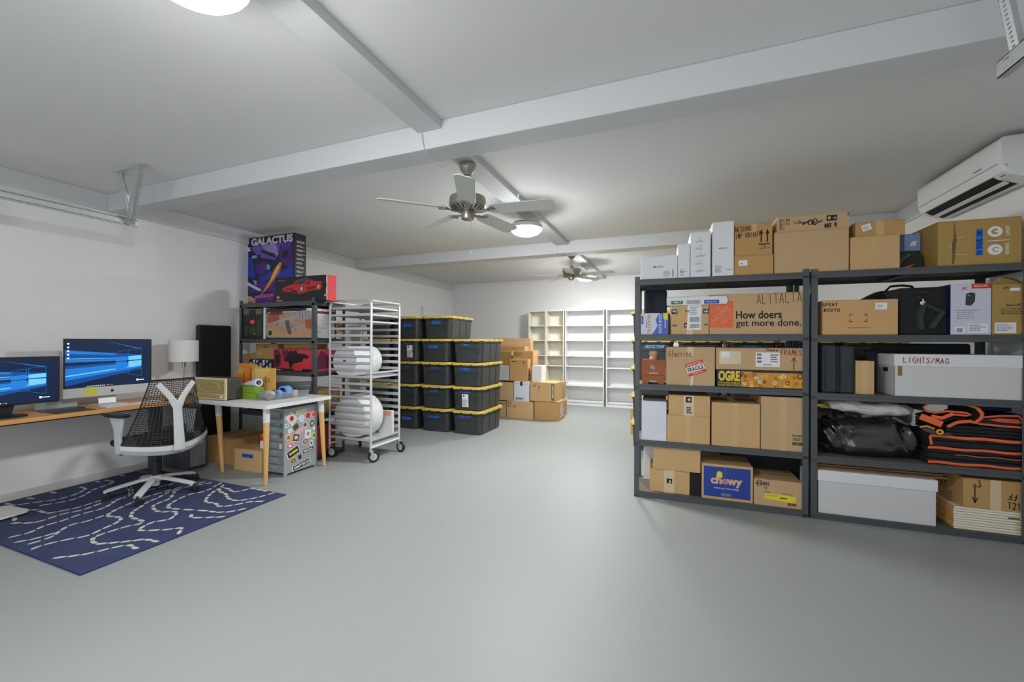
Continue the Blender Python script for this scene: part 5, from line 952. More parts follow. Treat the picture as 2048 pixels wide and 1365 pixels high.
# ================================================================== white table
TX0, TX1, TY0, TY1, TZ = -4.44, -3.44, 2.665, 3.435, .75
t = thing('work_table', 'white table with four round birch legs, holding a radio, envelopes and tape', 'table', (TX0, TY0, 0)); W = TX1-TX0; D = TY1-TY0
g = G(); r = .02; g.prism(rrp(0, W, 0, D, .02), 'z', TZ-.036, TZ); g.out('tabletop', M('table_white', '#e0e0df', .4, var=.02), t, bevel=.003)
for x, y, fx, fy in ((W-.09, .07, W-.085, .06), (W-.09, D-.07, W-.06, D-.045), (.16, .12, .155, .17), (.16, D-.07, .15, D-.05)):
    leg = bpy.data.objects.new('leg', None); COL.objects.link(leg); leg.parent = t; leg.location = (0, 0, 0)
    k = .14/.714; mx_, my_ = x+(fx-x)*.19, y+(fy-y)*.19
    g = G(); g.cyl((mx_, my_, .58), (fx, fy, 0.002), .027, 20, .016); g.out('wooden_leg', M('leg_birch', '#dcae6c', .45, var=.08, scale=7), leg, smooth=True)
    g = G(); g.cyl((x, y, TZ-.036), (mx_, my_, .58), .030, 20, .0285); g.out('white_collar', WHT, leg, smooth=True)

# drawer cabinet with stickers
t = thing('drawer_cabinet', 'grey metal multi-drawer cabinet covered with stickers, under the white table', 'cabinet', (-3.835, 2.945, 0), .02); W, D, H = .272, .41, .665; CG = M('cabinet_grey', '#a5a9ac', .4, .15, var=.03)
t['_w'] = W; t['_d'] = D; t['_h'] = H
g = G(); g.prism([(0, .0), (.03, .0), (.045, .022), (D-.045, .022), (D-.03, 0), (D, 0), (D, H), (0, H)], 'x', W-.012, W); g.prism([(0, .0), (.03, .0), (.045, .022), (D-.045, .022), (D-.03, 0), (D, 0), (D, H), (0, H)], 'x', 0, .012); g.box(.012, W-.012, .012, D, .03, H); g.out('casing', CG, t, bevel=.002)
n = 8; hh = (H-.06)/n
for k in range(n):
    z = .04+k*hh
    d = bpy.data.objects.new('drawer', None); COL.objects.link(d); d.parent = t
    g = G(); g.box(.014, W-.014, -.003, .014, z+.003, z+hh-.002); g.out('drawer_front', M('drawer_grey', '#8f959b', .4, .15, var=.03), d, bevel=.002)
    g = G(); g.box(W*.35, W*.65, -.006, -.003, z+hh*.45, z+hh*.75); g.tube([(W*.38, -.004, z+hh*.4), (W*.4, -.03, z+hh*.3), (W*.6, -.03, z+hh*.3), (W*.62, -.004, z+hh*.4)], .003, 6); g.out('cup_handle', GALV, d, smooth=True)
s = SM(t, 'R'); sf = SM(t, 'F')
def crp(u, v):  # photo crop (520,790,8.03x) -> fractions on the side
    return (u-370)/(968-370)*D, 0
def stk(u, v, ru, rv, mat, kind='d', rot=0, mat2=None, lab=None):
    a = (u-370)/600*D; vt = 190-(u-370)*.135; vb = 1320-(u-370)*.30; b = H*(vb-v)/(vb-vt); ra = ru/600*D; rb = H*rv/(vb-vt)
    if kind == 'd':
        patch(t, s, disc_pts(a, b, ra*1.12, rb*1.12), PAPER, .0008); patch(t, s, disc_pts(a, b, ra, rb), mat, .0013, label=lab)
        if mat2: patch(t, s, disc_pts(a, b, ra*.5, rb*.5), mat2, .0018)
    else:
        patch(t, s, (a-ra*1.1, a+ra*1.1, b-rb*1.12, b+rb*1.12), PAPER, .0008, rot=rot); patch(t, s, (a-ra, a+ra, b-rb, b+rb), mat, .0013, rot=rot, label=lab)
        if mat2: patch(t, s, disc_pts(a, b, ra*.55, rb*.5), mat2, .0018)
    return a, b, ra, rb
PK = M('pink_sticker', '#e6a2b8', .5); PLR = M('pale_red_sticker', '#e8c8c4', .5); OLV = M('olive_sticker', '#55582c', .5); TEAL = M('pale_teal_sticker', '#bfd6d2', .5); BRN = M('brown_sticker', '#6b4034', .5); LIME = M('lime_sticker', '#c2d32e', .5)
stk(495, 345, 62, 85, PLR, 'r', 42, REDINK); stk(670, 348, 50, 55, TEAL); stk(790, 300, 45, 50, M('crimson_sticker', '#c92238', .5)); stk(895, 280, 35, 45, M('coral_sticker', '#e4574a', .5)); stk(668, 228, 88, 28, M('cream_sticker', '#ecd9a2', .5), 'r', 3); stk(835, 195, 45, 22, PK, 'r', 4)
stk(418, 462, 30, 34, TEAL, mat2=GREY); stk(567, 487, 52, 52, OLV, 'r', 32, M('olive_dark', '#3c3f1e', .5)); stk(640, 560, 48, 28, PK, 'r', 30); stk(735, 455, 45, 55, M('grey_red_sticker', '#b9a4a2', .5), mat2=BRN); stk(868, 432, 48, 60, M('navy_sticker', '#2d4d86', .5), mat2=LIME); stk(908, 515, 28, 32, M('pale_blue_sticker', '#b9cbe8', .5), mat2=PAPER)
stk(468, 550, 32, 36, WHT, mat2=TEAL); stk(442, 660, 45, 52, M('amber_sticker', '#dba736', .5), mat2=RED); stk(572, 665, 55, 60, BRN, 'r', -14, PLR); stk(790, 605, 52, 62, WHT, 'r', -4, GREY); stk(905, 635, 42, 52, LIME, mat2=GRN); stk(745, 730, 55, 45, M('bird_sticker', '#8d7266', .5), mat2=M('bird_pink', '#d49a9a', .5)); stk(855, 760, 28, 48, WHT, mat2=BLK)
stk(468, 800, 58, 45, M('red_white_sticker', '#dd5a5a', .5), mat2=PAPER)
a, b, ra, rb = stk(525, 908, 100, 58, BLK, 'r', 20); text_part(t, 'iwata', lambda x, y, o: s(x, y, o), a-ra*.75, a+ra*.75, b-rb*.35, b+rb*.6, M('lime_letters', '#e2e82c', .5, var=0), 20, .0024, bold=.04)
a, b, ra, rb = stk(793, 873, 102, 33, BLK, 'r', 4); text_part(t, 'MOZA', s, a-ra*.85, a+ra*.85, b-rb*.6, b+rb*.6, WINK, 4, .0024, bold=.04)
a, b, ra, rb = stk(672, 1118, 150, 38, BLK, 'r', 10); text_part(t, 'SIMPTECH', s, a-ra*.9, a+ra*.9, b-rb*.55, b+rb*.55, WINK, 10, .0024, bold=.04)
a, b, ra, rb = stk(527, 1050, 45, 42, M('gold_brown_sticker', '#7b5a22', .5), mat2=M('gold_print2', '#c99b3c', .5))
def apple(par, sm, ca, cb, r, mat, off=.001):
    body = [(0, .78), (.3, .92), (.62, .86), (.84, .62), (.62, .38), (.6, .1), (.88, -.2), (.7, -.65), (.42, -.98), (.15, -.9), (-.1, -.9), (-.4, -1), (-.72, -.68), (-.92, -.15), (-.88, .4), (-.6, .82), (-.3, .92)]
    patch(par, sm, [(ca+x*r, cb+y*r) for x, y in body], mat, off, name='apple_logo'); patch(par, sm, [(ca+x*r, cb+y*r) for x, y in [(.02, 1.0), (.06, 1.3), (.4, 1.6), (.38, 1.25)]], mat, off, name='apple_logo_leaf')
a, b, _, _ = (643-370)/600*D, H*(1320-(643-370)*.30-990)/((1320-82)-(190-37)), 0, 0; apple(t, s, a, b, .023, BLK)
for u, v, m_, k in ((.86, .9, M('olive_grey_sticker', '#6f705c', .5), 0), (.86, .75, GRN, 1), (.86, .62, OLV, 0), (.84, .45, PLR, 1)):
    z = v*H; patch(t, lambda a_, b_, o: (a_, -.0035-o, b_), disc_pts(W*u, z, .02, .028) if not k else (W*u-.018, W*u+.018, z-.024, z+.024), m_, .001, rot=-20 if k and v > .7 else 0)

# boxes and things under the table
x0 = P(397, 925, z=0); t = carton('large brown cardboard box under the left part of the white table', (-4.86, 3.03, 0), -.02, .46, .40, .275, CARD2, tape=1, ftape=.5)
t = carton('smaller brown cardboard box with blue tape label under the white table, beside the drawer cabinet', (-4.262, 2.935, 0), .03, .39, .3, .225, CARD, tape=0); w, h = t['_w'], t['_h']; s = SM(t)
patch(t, s, (w*.3, w*.7, h*.62, h*.8), BTAPE, name='tape_label'); hand_part(t, 'SHIPPING', s, w*.33, w*.67, h*.66, h*.76, INK, 0, .004, .0022)
t = carton('small red and white carton standing on the box with blue tape label', (-4.0, 3.03, .225), .1, .09, .12, .155, M('red_white_pack', '#c8322c', .5, var=.1), tape=0, flaps=False); w, h = t['_w'], t['_h']; patch(t, SM(t), (0, w, 0, h*.5), PAPER); patch(t, SM(t), disc_pts(w*.4, h*.85, .02), M('orange_fruit', '#e8952a', .5), .0014)
t = thing('folded_screen', 'tall black fabric panel leaning against the left wall behind the radio', 'panel', (-5.1, 3.06, 0))
g = G(); g.box(0, .05, 0, .385, 0, 1.52); g.out('fabric_panel', M('black_felt', '#131517', .6, var=.15), t, bevel=.02, seg=4)
g = G(); g.tube([(.052, .10, .05), (.052, .10, 1.44), (.052, .34, 1.44), (.052, .34, .05)], .004, 6); g.out('seam', BLK, t, smooth=True)
t = thing('computer_tower', 'dark grey computer tower on the floor under the right end of the desk', 'computer', (-5.06, 2.72, 0), 0)
g = G(); g.box(0, .42, 0, .19, 0.012, .42); g.out('case', M('tower_grey', '#4c5053', .45, .2, var=.05), t, bevel=.005)
g = G(); g.box(.42, .424, .02, .17, .03, .4); g.out('front_panel', M('tower_light', '#85898b', .5), t, bevel=.002); g = G(); g.box(.424, .426, .06, .14, .26, .33); g.out('badge', LGR, t)
g = G()
for x in (.04, .36):
    for y in (.02, .15): g = G(); g.box(x, x+.03, y, y+.02, 0, .012); g.out('foot', BLK, t)
# ------------------------------------------------------------------ things on the table
Z = TZ
a = P(384, 795, y=2.70)
t = thing('table_radio', 'vintage cream and brown table radio with oval speaker grille on the white table', 'radio', (-4.53, 2.715, .7525), .02); W, D, H = .455, .17, .215
g = G(); g.box(0, W, .004, D, .006, H); g.out('cabinet', M('radio_olive', '#45453f', .4, var=.15, scale=14), t, bevel=.012, seg=3)
g = G(); CRM = M('radio_cream', '#d6cba6', .4, var=.05); g.box(-.002, W+.002, -.004, .014, .002, H+.002); g.out('front_frame', CRM, t, bevel=.005)
g = G(); g.box(.018, W-.018, -.006, -.003, .062, H-.018); g.out('grille_cloth', M('grille_gold', '#a8925c', .6, var=.45, scale=90), t)
g = G(); g.lathe([(1, -.002), (1.04, 0), (1, .002), (.97, 0), (1, -.002)], 40, axis='y'); g.xf(Matrix.Translation((W*.5, -.0075, .128)) @ Matrix.Diagonal((.15, 1, .05, 1))); g.out('oval_ring', CRM, t, smooth=True)
g = G(); g.box(.018, W-.018, -.006, -.003, .016, .055); g.out('dial_strip', M('dial_brown', '#aa9a68', .4, var=.15), t)
for x in (.045, W-.045): g = G(); g.cyl((x, -.022, .036), (x, -.004, .036), .016, 20, .018); g.out('knob', CRM, t, smooth=True)
for x, y in ((.03, .03), (W-.03, .03), (.03, D-.03), (W-.03, D-.03)): g = G(); g.cyl((x, y, 0), (x, y, .008), .01); g.out('foot', BLK, t)
# envelopes in a holder
t = thing('letter_holder', 'low beige letter holder packed with envelopes at the back of the white table', 'holder', (-4.405, 2.99, Z)); W, D = .50, .10; HB = .10
g = G(); g.box(0, W, 0, D, 0, HB-.02); g.box(0, W, D-.004, D, HB-.02, HB+.05); g.box(0, W, 0, .003, HB-.02, HB+.012); g.out('tray', M('beige_board', '#cfc3a4', .7), t, bevel=.001)
for k in range(6):
    x = min(max(W*k/5, .004), W-.004); g = G(); g.tube([(x, .006, HB-.018), (x, D-.006, HB-.018), (x, D-.006, HB+.06)], .002, 6); g.out('wire_divider', GALV, t, smooth=True)
EM = [M('manila_orange', '#e0a24a', .65, var=.06), M('manila_deep', '#cf8a35', .65, var=.06), M('bright_orange_paper', '#ee7d22', .6, var=.05), M('manila_yellow', '#e6c06e', .65, var=.05), M('manila_gold', '#dba950', .65, var=.06)]
def env(label, x, y, w, h, m_, flap=False):
    q = thing('paper_envelope', label, 'envelope', (x, y, Z+HB-.0155), 0, 'paper envelopes in the letter holder')
    g = G(); g.box(0, w, 0, .006, 0, h); g.out('envelope_body', m_, q, bevel=.002)
    if flap: g = G(); g.hexa([(.01, -.0014, .01), (w*.8, -.0014, h-.01), (w-.008, -.0014, h-.008), (.03, -.0014, h-.01)], [(.01, 0, .01), (w*.8, 0, h-.01), (w-.008, 0, h-.008), (.03, 0, h-.01)]); g.out('flap', EM[3], q); hand_part(q, 'Re', lambda a, b, o: (a, -.0005-o, b), w*.55, w*.75, h*.35, h*.6, INK, 10, .004)
    else: g = G(); g.box(.006, w-.006, -.0012, 0, h-.05, h-.004); g.out('flap', EM[1] if m_ != EM[1] else EM[0], q)
env('tallest manila envelope at the back left of the letter holder', -4.40, 3.075, .285, .26, EM[0]); env('dark gold envelope, narrow, left of the bright orange one', -4.37, 3.055, .115, .205, EM[1]); env('bright orange envelope, narrow and tall, in the letter holder', -4.268, 3.04, .09, .215, EM[2]); env('short manila envelope in front at the left of the letter holder', -4.375, 3.02, .115, .17, EM[0])
env('pale yellow envelope in the middle of the letter holder', -4.165, 3.055, .14, .235, EM[3]); env('wide yellow envelope with a diagonal flap and scribble, right side of the letter holder', -4.11, 3.035, .32, .225, EM[4], True)
# small boxes
t = carton('pale blue small box beside the green boxes on the white table', (-4.217, 2.895, Z), 0, .07, .085, .115, M('pale_grey_blue', '#b4c3cc', .6, var=.1), tape=0, flaps=False)
t = carton('lower of two bright green boxes on the white table', (-4.142, 2.90, Z), 0, .235, .085, .064, M('leaf_green', '#82a02c', .6, var=.1), tape=0, flaps=False)
t = carton('upper of two bright green boxes on the white table', (-4.138, 2.902, Z+.0645), 0, .23, .083, .062, MC['leaf_green'], tape=0, flaps=False)
t = carton('tiny white box on the pale blue box', (-4.20, 2.91, Z+.1155), .3, .045, .05, .035, WBOX, tape=0, flaps=False)
# clear tray, long side towards the room
TRR = math.radians(-9)
t = thing('clear_tray', 'long clear acrylic tray of tape rolls at the front of the white table', 'tray', (-3.885, 2.925, Z), TRR); W, D = .165, .42
AC = M('acrylic', '#e8ecee', .08, var=0, trans=.85)
g = G(); g.box(0, W, 0, D, 0, .003); hh_ = .072
g.hexa([(0, 0, 0), (W, 0, 0), (W, .003, 0), (0, .003, 0)], [(-.01, -.012, hh_), (W+.012, -.012, hh_), (W+.012, -.009, hh_), (-.01, -.009, hh_)]); g.hexa([(0, D-.003, 0), (W, D-.003, 0), (W, D, 0), (0, D, 0)], [(-.01, D+.011, hh_), (W+.012, D+.011, hh_), (W+.012, D+.014, hh_), (-.01, D+.014, hh_)])
g.hexa([(0, 0, 0), (.003, 0, 0), (.003, D, 0), (0, D, 0)], [(-.01, -.012, hh_), (-.007, -.012, hh_), (-.007, D+.014, hh_), (-.01, D+.014, hh_)]); g.hexa([(W-.003, 0, 0), (W, 0, 0), (W, D, 0), (W-.003, D, 0)], [(W+.009, -.012, hh_), (W+.012, -.012, hh_), (W+.012, D+.014, hh_), (W+.009, D+.014, hh_)]); g.out('tray_shell', AC, t)
def tr(a, b): c, s = math.cos(TRR), math.sin(TRR); return -3.885+a*c-b*s, 2.925+a*s+b*c
def taperoll(label, x, y, z, r, wd, m_, core, rz, axis='y', ri=None):
    q = thing('tape_roll', label, 'tape roll', (x, y, z), rz, 'tape rolls on the white table'); ri = ri or r*.62
    g = G(); g.lathe([(r, -wd/2), (r, wd/2), (ri, wd/2), (ri, -wd/2), (r, -wd/2)], 28, axis=axis); g.out('tape_wound', m_, q, bevel=.001)
    g = G(); g.lathe([(ri, -wd/2-.001), (ri, wd/2+.001), (ri-.004, wd/2+.001), (ri-.004, -wd/2-.001), (ri, -wd/2-.001)], 28, axis=axis); g.out('core', core, q)
B1_ = M('tape_sky', '#7ea6e8', .4, var=.04); B2_ = M('tape_core_blue', '#1f56c8', .4, var=.04)
x, y = tr(.115, .05); taperoll('clear packing tape roll at the near end of the clear tray', x, y, Z+.0035+.042, .042, .045, M('tape_clear', '#c9c4bd', .2, var=.05), CARD, .2)
x, y = tr(.045, .06); taperoll('green tape roll in the clear tray', x, y, Z+.0035+.04, .04, .024, M('tape_green', '#6fb63c', .4), B2_, .5)
x, y = tr(.12, .125); taperoll('sky blue tape roll lying low in the clear tray', x, y, Z+.0035+.044, .044, .04, B1_, B2_, .1)
x, y = tr(.085, .22); taperoll('largest sky blue tape roll with a deep blue core, in the clear tray', x, y, Z+.0035+.06, .06, .075, B1_, B2_, .15, ri=.044)
x, y = tr(.03, .31); t = carton('cream small box inside the clear tray', (x, y, Z+.0035), TRR, .05, .05, .062, M('cream_card', '#d8d2b0', .6), tape=0, flaps=False)
ZG = Z+.127
t = thing('plastic_sleeve', 'white plastic sleeve of tape lying on the green boxes', 'bag', (-4.125, 2.945, ZG), 0)
g = G(); g.tube([(0, 0, .012), (.05, 0, .022), (.15, 0, .033)], [.012, .022, .033], 14); g.out('sleeve', M('sleeve_white', '#d9dbe0', .35, var=.1, scale=30, bump=.6, bscale=40), t, smooth=True)
taperoll('white tape roll at the end of the plastic sleeve, on the green boxes', -3.955, 2.942, ZG+.037, .037, .028, M('tape_white', '#d5d9e4', .4), M('violet_core', '#6d74a8', .4), 1.35); taperoll('white tape roll with a blue line, rightmost on the green boxes', -3.922, 2.945, ZG+.040, .040, .025, MC['tape_white'], MC['violet_core'], 1.35)
t = thing('flat_case', 'long charcoal flat case lying at the back right of the white table', 'case', (-3.995, 3.13, Z+.0725), math.radians(33))
g = G(); g.box(0, .40, 0, .05, 0, .036); g.out('case_base', M('charcoal_case', '#474a51', .4, var=.06), t, bevel=.003); g = G(); g.box(-.002, .402, -.002, .052, .038, .078); g.out('case_lid', MC['charcoal_case'], t, bevel=.003); g = G(); g.box(.0, .40, -.001, .051, .0362, .0378); g.out('lid_seam', GALV, t)

# ================================================================== desk with screens
DZ = .752; DX0, DX1, DY0, DY1 = XL+.015, -4.505, .55, 3.03
t = thing('desk', 'long wooden desktop against the left wall on dark metal legs', 'desk', (DX0, DY0, 0)); W = DX1-DX0; D = DY1-DY0
g = G(); g.box(0, W, 0, D, DZ-.032, DZ); g.out('desktop', M('desk_wood', '#d99c5c', .42, var=.12, scale=6), t, bevel=.003)
for y in (.15, D-.56):
    g = G(); g.box(W*.46, W*.6, y, y+.08, .02, DZ-.034); g.out('leg', STEELD, t, bevel=.004); g = G(); g.box(.04, W-.02, y+.005, y+.075, .0 if y < .5 else .0092, .022); g.out('foot', STEELD, t, bevel=.004)
g = G(); g.box(W*.48, W*.58, .2, D-.5, DZ-.075, DZ-.034); g.out('crossbeam', STEELD, t)
NV = M('screen_navy', '#0b1d3a', .3, var=0, emit=.36); NV2 = M('screen_blue', '#0b4384', .3, var=0, emit=.36); NV3 = M('screen_azure', '#1a6fbe', .3, var=0, emit=.36); NV4 = M('screen_light', '#63b4ea', .3, var=0, emit=.38); NVW = M('screen_white', '#e8f2fa', .3, var=0, emit=.4); NVR = M('screen_red', '#d84a4a', .3, var=0, emit=.3)
def wallpaper(par, sm, W, H):
    def q(pts, m_, o): patch(par, sm, [(a*W, (1-b)*H) for a, b in pts], m_, o, name='screen_image')
    q([(0, 0), (1, 0), (1, 1), (0, 1)], NV, .0003)
    for a in (([(0, .2), (.88, .33), (.88, .5), (0, .5)], NV2), ([(0, .52), (.88, .46), (.88, .66), (0, .96)], NV2)): q(a[0], a[1], .0006)
    for a in (([(0, .22), (.55, .29), (.55, .33), (0, .28)], NV3), ([(0, .41), (.88, .42), (.88, .45), (0, .46)], NV3), ([(0, .6), (.88, .5), (.88, .62), (0, .84)], NV3)): q(a[0], a[1], .0009)
    for a in (([(0, .385), (.88, .39), (.88, .405), (0, .395)], NV4), ([(0, .74), (.88, .565), (.88, .585), (0, .765)], NV4), ([(.45, .02), (.86, .18), (.88, .2), (.86, .2)], NV3)): q(a[0], a[1], .0012)
    q([(0, .48), (.88, .445), (.88, .47), (0, .54)], NV, .0013)
    for quad in ([(.56, .27), (.695, .225), (.695, .455), (.56, .475)], [(.715, .22), (.885, .16), (.885, .44), (.715, .452)], [(.56, .495), (.695, .475), (.695, .74), (.56, .70)], [(.715, .472), (.885, .46), (.885, .83), (.715, .76)]):
        line_part(par, [[(a*W, (1-b)*H) for a, b in quad+quad[:1]]], sm, NV3, .0018, .0016, 'screen_window_outline')
    q([(.56, .38), (.695, .36), (.695, .455), (.56, .475)], NV3, .0014); q([(.715, .36), (.885, .34), (.885, .44), (.715, .452)], NV4, .0014); q([(.56, .495), (.695, .475), (.695, .62), (.56, .66)], NV3, .0014); q([(.715, .472), (.885, .46), (.885, .57), (.715, .61)], NV4, .0014)
    q([(.0, .965), (1, .965), (1, 1), (0, 1)], NV, .0017)
    for k in range(13): a = .235+.023*k; q([(a, .972), (a+.009, .972), (a+.009, .99), (a, .99)], NVR if k in (9, 11) else NVW, .002)
    for k in range(5): b = .06+.075*k; q([(.02, b), (.04, b), (.04, b+.03), (.02, b+.03)], NVW, .002)
    q([(.82, .885), (.845, .895), (.845, .93), (.82, .935)], NVW, .002); small_print(par, sm, W*.852, W*.95, H*.075, H*.1, 1, NVW, 3, .002, .7)
t = thing('computer', 'silver all-in-one computer with a blue window wallpaper, larger screen on the desk', 'computer', (-4.80, 1.848, DZ)); W, H = .634, .515; zb = .085
s = lambda a, b, o: (.0+o+.002, a, zb+b)
g = G(); g.box(-.012, .002, 0, W, zb, zb+H-.0); g.out('body', M('imac_silver', '#d4d5d8', .35, .2, var=.02), t, bevel=.006, seg=3)
chin = .085; patch(t, s, rrp(.001, W-.001, chin, H-.001, .008), BLK, .0008, name='screen_bezel'); sc = lambda a, b, o: (.003+o, a+.014, zb+chin+.004+b); wallpaper(t, sc, W-.028, H-chin-.018)
apple(t, s, W*.52, chin*.5, .013, BLK)
g = G(); g.tube([(-.012, W/2, .2), (-.07, W/2, .12), (-.045, W/2, .01)], (.09, .004), 4, flat=(0, 1, 0)); g.box(-.13, .06, W/2-.1, W/2+.1, 0, .008); g.out('stand', MC['imac_silver'], t, bevel=.002)
patch(t, s, (.135, .225, .012, .088), M('sticky_yellow', '#cfd05e', .7), .0025, name='sticky_note', rot=-2, label='yellow sticky note')
t = thing('monitor', 'black framed computer monitor at the left edge of the photo, blue wallpaper', 'monitor', (-4.72, 1.19, DZ)); W, H = .612, .372; zb = .082
g = G(); g.box(-.04, .0, 0, W, zb, zb+H); g.out('body', BLK, t, bevel=.006)
s = lambda a, b, o: (.0005+o, a+.014, zb+.016+b); wallpaper(t, s, W-.028, H-.034)
g = G(); g.prism([(W/2-.03, .01), (W/2+.05, .01), (W/2+.07, .1), (W/2-.02, .1)], 'x', -.06, -.035); g.out('stand_neck', BLK, t); g = G(); g.lathe([(0, 0), (.13, 0), (.13, .008), (.02, .018), (0, .018)], 36, (0, W/2-.01, 0)); g.out('stand_base', BLK, t, smooth=True)
t = thing('keyboard', 'slim white keyboard on the desk in front of the silver computer', 'keyboard', (-4.66, 2.02, DZ), .04); KY = M('key_white', '#e4e4e4', .4, var=.02)
g = G(); g.box(0, .12, 0, .42, 0, .010); g.out('base', LGR, t, bevel=.002)
g = G()
for r_ in range(5):
    for c in range(20): g.box(.012+r_*.02, .012+r_*.02+.016, .01+c*.0201, .01+c*.0201+.017, .010, .013)
g.out('keys', KY, t)['kind'] = 'stuff'
t = thing('trackpad_mat', 'dark patterned mouse mat on the desk between the screens', 'mouse mat', (-4.735, 1.715, DZ), .0)
g = G(); g.box(0, .19, 0, .24, 0, .004); g.out('mat', M('mat_dark', '#3f4336', .7, var=.5, scale=30), t); g = G(); g.box(.004, .012, .004, .236, .004, .0045); g.out('edge_stitch', BLK, t)
t = thing('silver_laptop_stand', 'low dark curved screen foot on the desk between the two screens', 'stand', (-4.90, 1.72, DZ), 0)
g = G(); g.prism([(0, 0), (.16, -.02), (.19, .02), (.17, .2), (.14, .26), (0, .26)], 'z', 0, .006); g.out('foot_plate', STEELD, t, bevel=.002); g = G(); g.box(0, .004, .0, .26, .006, .075); g.out('back_plate', GALV, t)
for k, (x, y, lab, m_) in enumerate(((-4.62, 2.5, 'small black phone lying near the right end of the desk', BLK), )):
    t = thing('phone', lab, 'phone', (x, y, DZ), .3); g = G(); g.box(0, .07, 0, .14, 0, .008); g.out('phone_body', m_, t, bevel=.003); g = G(); g.box(.004, .066, .006, .134, .008, .0086); g.out('phone_screen', M('glass_black', '#0c0d10', .1, coat=.5), t)
# table lamp
lx, ly = -4.86, 2.805
t = thing('table_lamp', 'table lamp with a white textured drum shade on the desk by the left wall', 'lamp', (lx, ly, DZ))
g = G(); g.lathe([(.075, 0), (.078, .006), (.07, .012), (.012, .018), (0, .018)], 28); g.cyl((0, 0, .015), (0, 0, .33), .006, 12); g.cyl((-.014, 0, .30), (-.014, 0, .36), .004, 8); g.cyl((.0, 0, .30), (0, 0, .355), .017, 14); g.out('base', NICKEL, t, smooth=True)
SHD = M('shade_fabric', '#dcdcda', .8, var=.05, scale=60, bump=1.0, bscale=55)
g = G(); g.lathe([(.125, .365), (.128, .365), (.128, .59), (.125, .59), (.125, .365)], 40); g.out('lamp_shade', SHD, t, smooth=True)
g = G(); g.cyl((-.125, 0, .575), (.125, 0, .575), .002, 6); g.cyl((0, -.125, .575), (0, .125, .575), .002, 6); g.cyl((0, 0, .35), (0, 0, .58), .003, 6); g.out('shade_spider', NICKEL, t)
g = G(); g.tube([(0, .0, .31), (.0, .03, .26), (.0, .028, .2), (0, .0305, .19)], .0012, 5); g.out('pull_chain', NICKEL, t)
# ================================================================== task chair
CWH = M('chair_white', '#c9cacb', .4, var=.03); CBK = M('chair_black', '#202224', .5, var=.1)
t = thing('office_chair', 'office chair with black netted back, white Y-shaped spine and five-star base, on the blue rug', 'chair', (-4.23, 2.225, .0092), math.radians(2))
for k in range(5):
    a = math.radians(26-72*k-4); ca, sa = math.cos(a), math.sin(a)
    g = G(); g.tube([(ca*.03, sa*.03, .125), (ca*.1, sa*.1, .12), (ca*.22, sa*.22, .095), (ca*.30, sa*.30, .078), (ca*.325, sa*.325, .066)], (.015, .030), 8, flat=(0, 0, 1)); g.out('base_arm', CWH, t, smooth=True)
    c = bpy.data.objects.new('caster', None); COL.objects.link(c); c.parent = t; c.location = (ca*.325, sa*.325, 0); c.rotation_euler = (0, 0, a+1.1+k)
    g = G(); [g.lathe([(.0, -.009), (.024, -.009), (.028, -.006), (.028, .006), (.024, .009), (0, .009)], 18, (.012, y, .0285), 'y') for y in (-.016, .016)]; g.out('wheel', BLK, c, smooth=True)
    g = G(); g.prism([(-.016, .028), (.03, .02), (.032, .04), (.01, .06), (-.012, .058)], 'y', -.006, .006); g.cyl((0, 0, .05), (0, 0, .078), .008); g.out('fork', CBK, c, bevel=.002)
g = G(); g.lathe([(.045, .10), (.05, .115), (.045, .14), (.03, .15)], 20); g.cyl((0, 0, .06), (0, 0, .11), .028, 20, .032); g.out('hub', CWH, t, smooth=True)
g = G(); g.cyl((0, 0, .14), (0, 0, .27), .026, 18); g.cyl((0, 0, .26), (0, 0, .36), .016, 16); g.out('gas_cylinder', BLK, t, smooth=True)
g = G(); g.prism([(-.13, .36), (.16, .36), (.2, .40), (.2, .425), (-.16, .425), (-.17, .38)], 'y', -.075, .075); g.tube([(0, -.07, .38), (-.02, -.2, .385), (-.02, -.25, .385)], .007, 6); g.out('tilt_mechanism', M('chair_dark_grey', '#4a4e50', .5, var=.05), t, bevel=.008)
o = lump('seat_cushion', M('seat_fabric', '#17191b', .8, var=.15, bump=.4, bscale=200), t, .47, .50, .075, .003, 5, 40, 14, 12, 4); o.location = (-.03, 0, .425)
def bs(v, w):   # back surface: v across -1..1, w up 0..1
    half = .325-.155*w**.8
    y = v*half; x = .285-.05*w-.14*v*v*(1-.75*w)-.035*math.sin(PI*min(1, w*1.1))*(1-v*v)*.6
    z = .452+.545*w+.045*v*v*(1-w)**2
    return Vector((x+.02*w, y, z))
# net: thin cords crossing in a diamond grid
g = G(); NU, NW = 22, 34
for j in range(NW+1):
    g.tube([bs(-1+2*i/NU, j/NW)+Vector((0, 0, .004*((i+j) % 2))) for i in range(NU+1)], .0028 if j > 5 else .0034, 4)
for i in range(NU+1):
    g.tube([bs(-1+2*i/NU, j/NW)+Vector((0, .004*((i+j) % 2-.5), 0)) for j in range(NW+1)], .0027, 4)
g.out('back_net', CBK, t)['kind'] = 'stuff'
g = G(); 
for sg in (-1, 1): g.tube([bs(sg, j/12) for j in range(13)], (.004, .010), 6)
g.tube([bs(-1+.1*i, 1) for i in range(21)], (.010, .008), 8); g.tube([bs(-1+.1*i, 0) for i in range(21)], (.005, .006), 6); g.out('net_border', CBK, t, smooth=True)
for sg in (-1, 1):
    g = G(); pts = [bs(sg*q, w) for q, w in ((1, 0), (1, .18), (.8, .06), (.78, 0))]; off = Vector((-.01, 0, 0)); g.hexa([p+off for p in pts], [p+off+Vector((.006, 0, 0)) for p in pts]); g.out('corner_membrane', CBK, t)
g = G(); n = 24; A = []; 
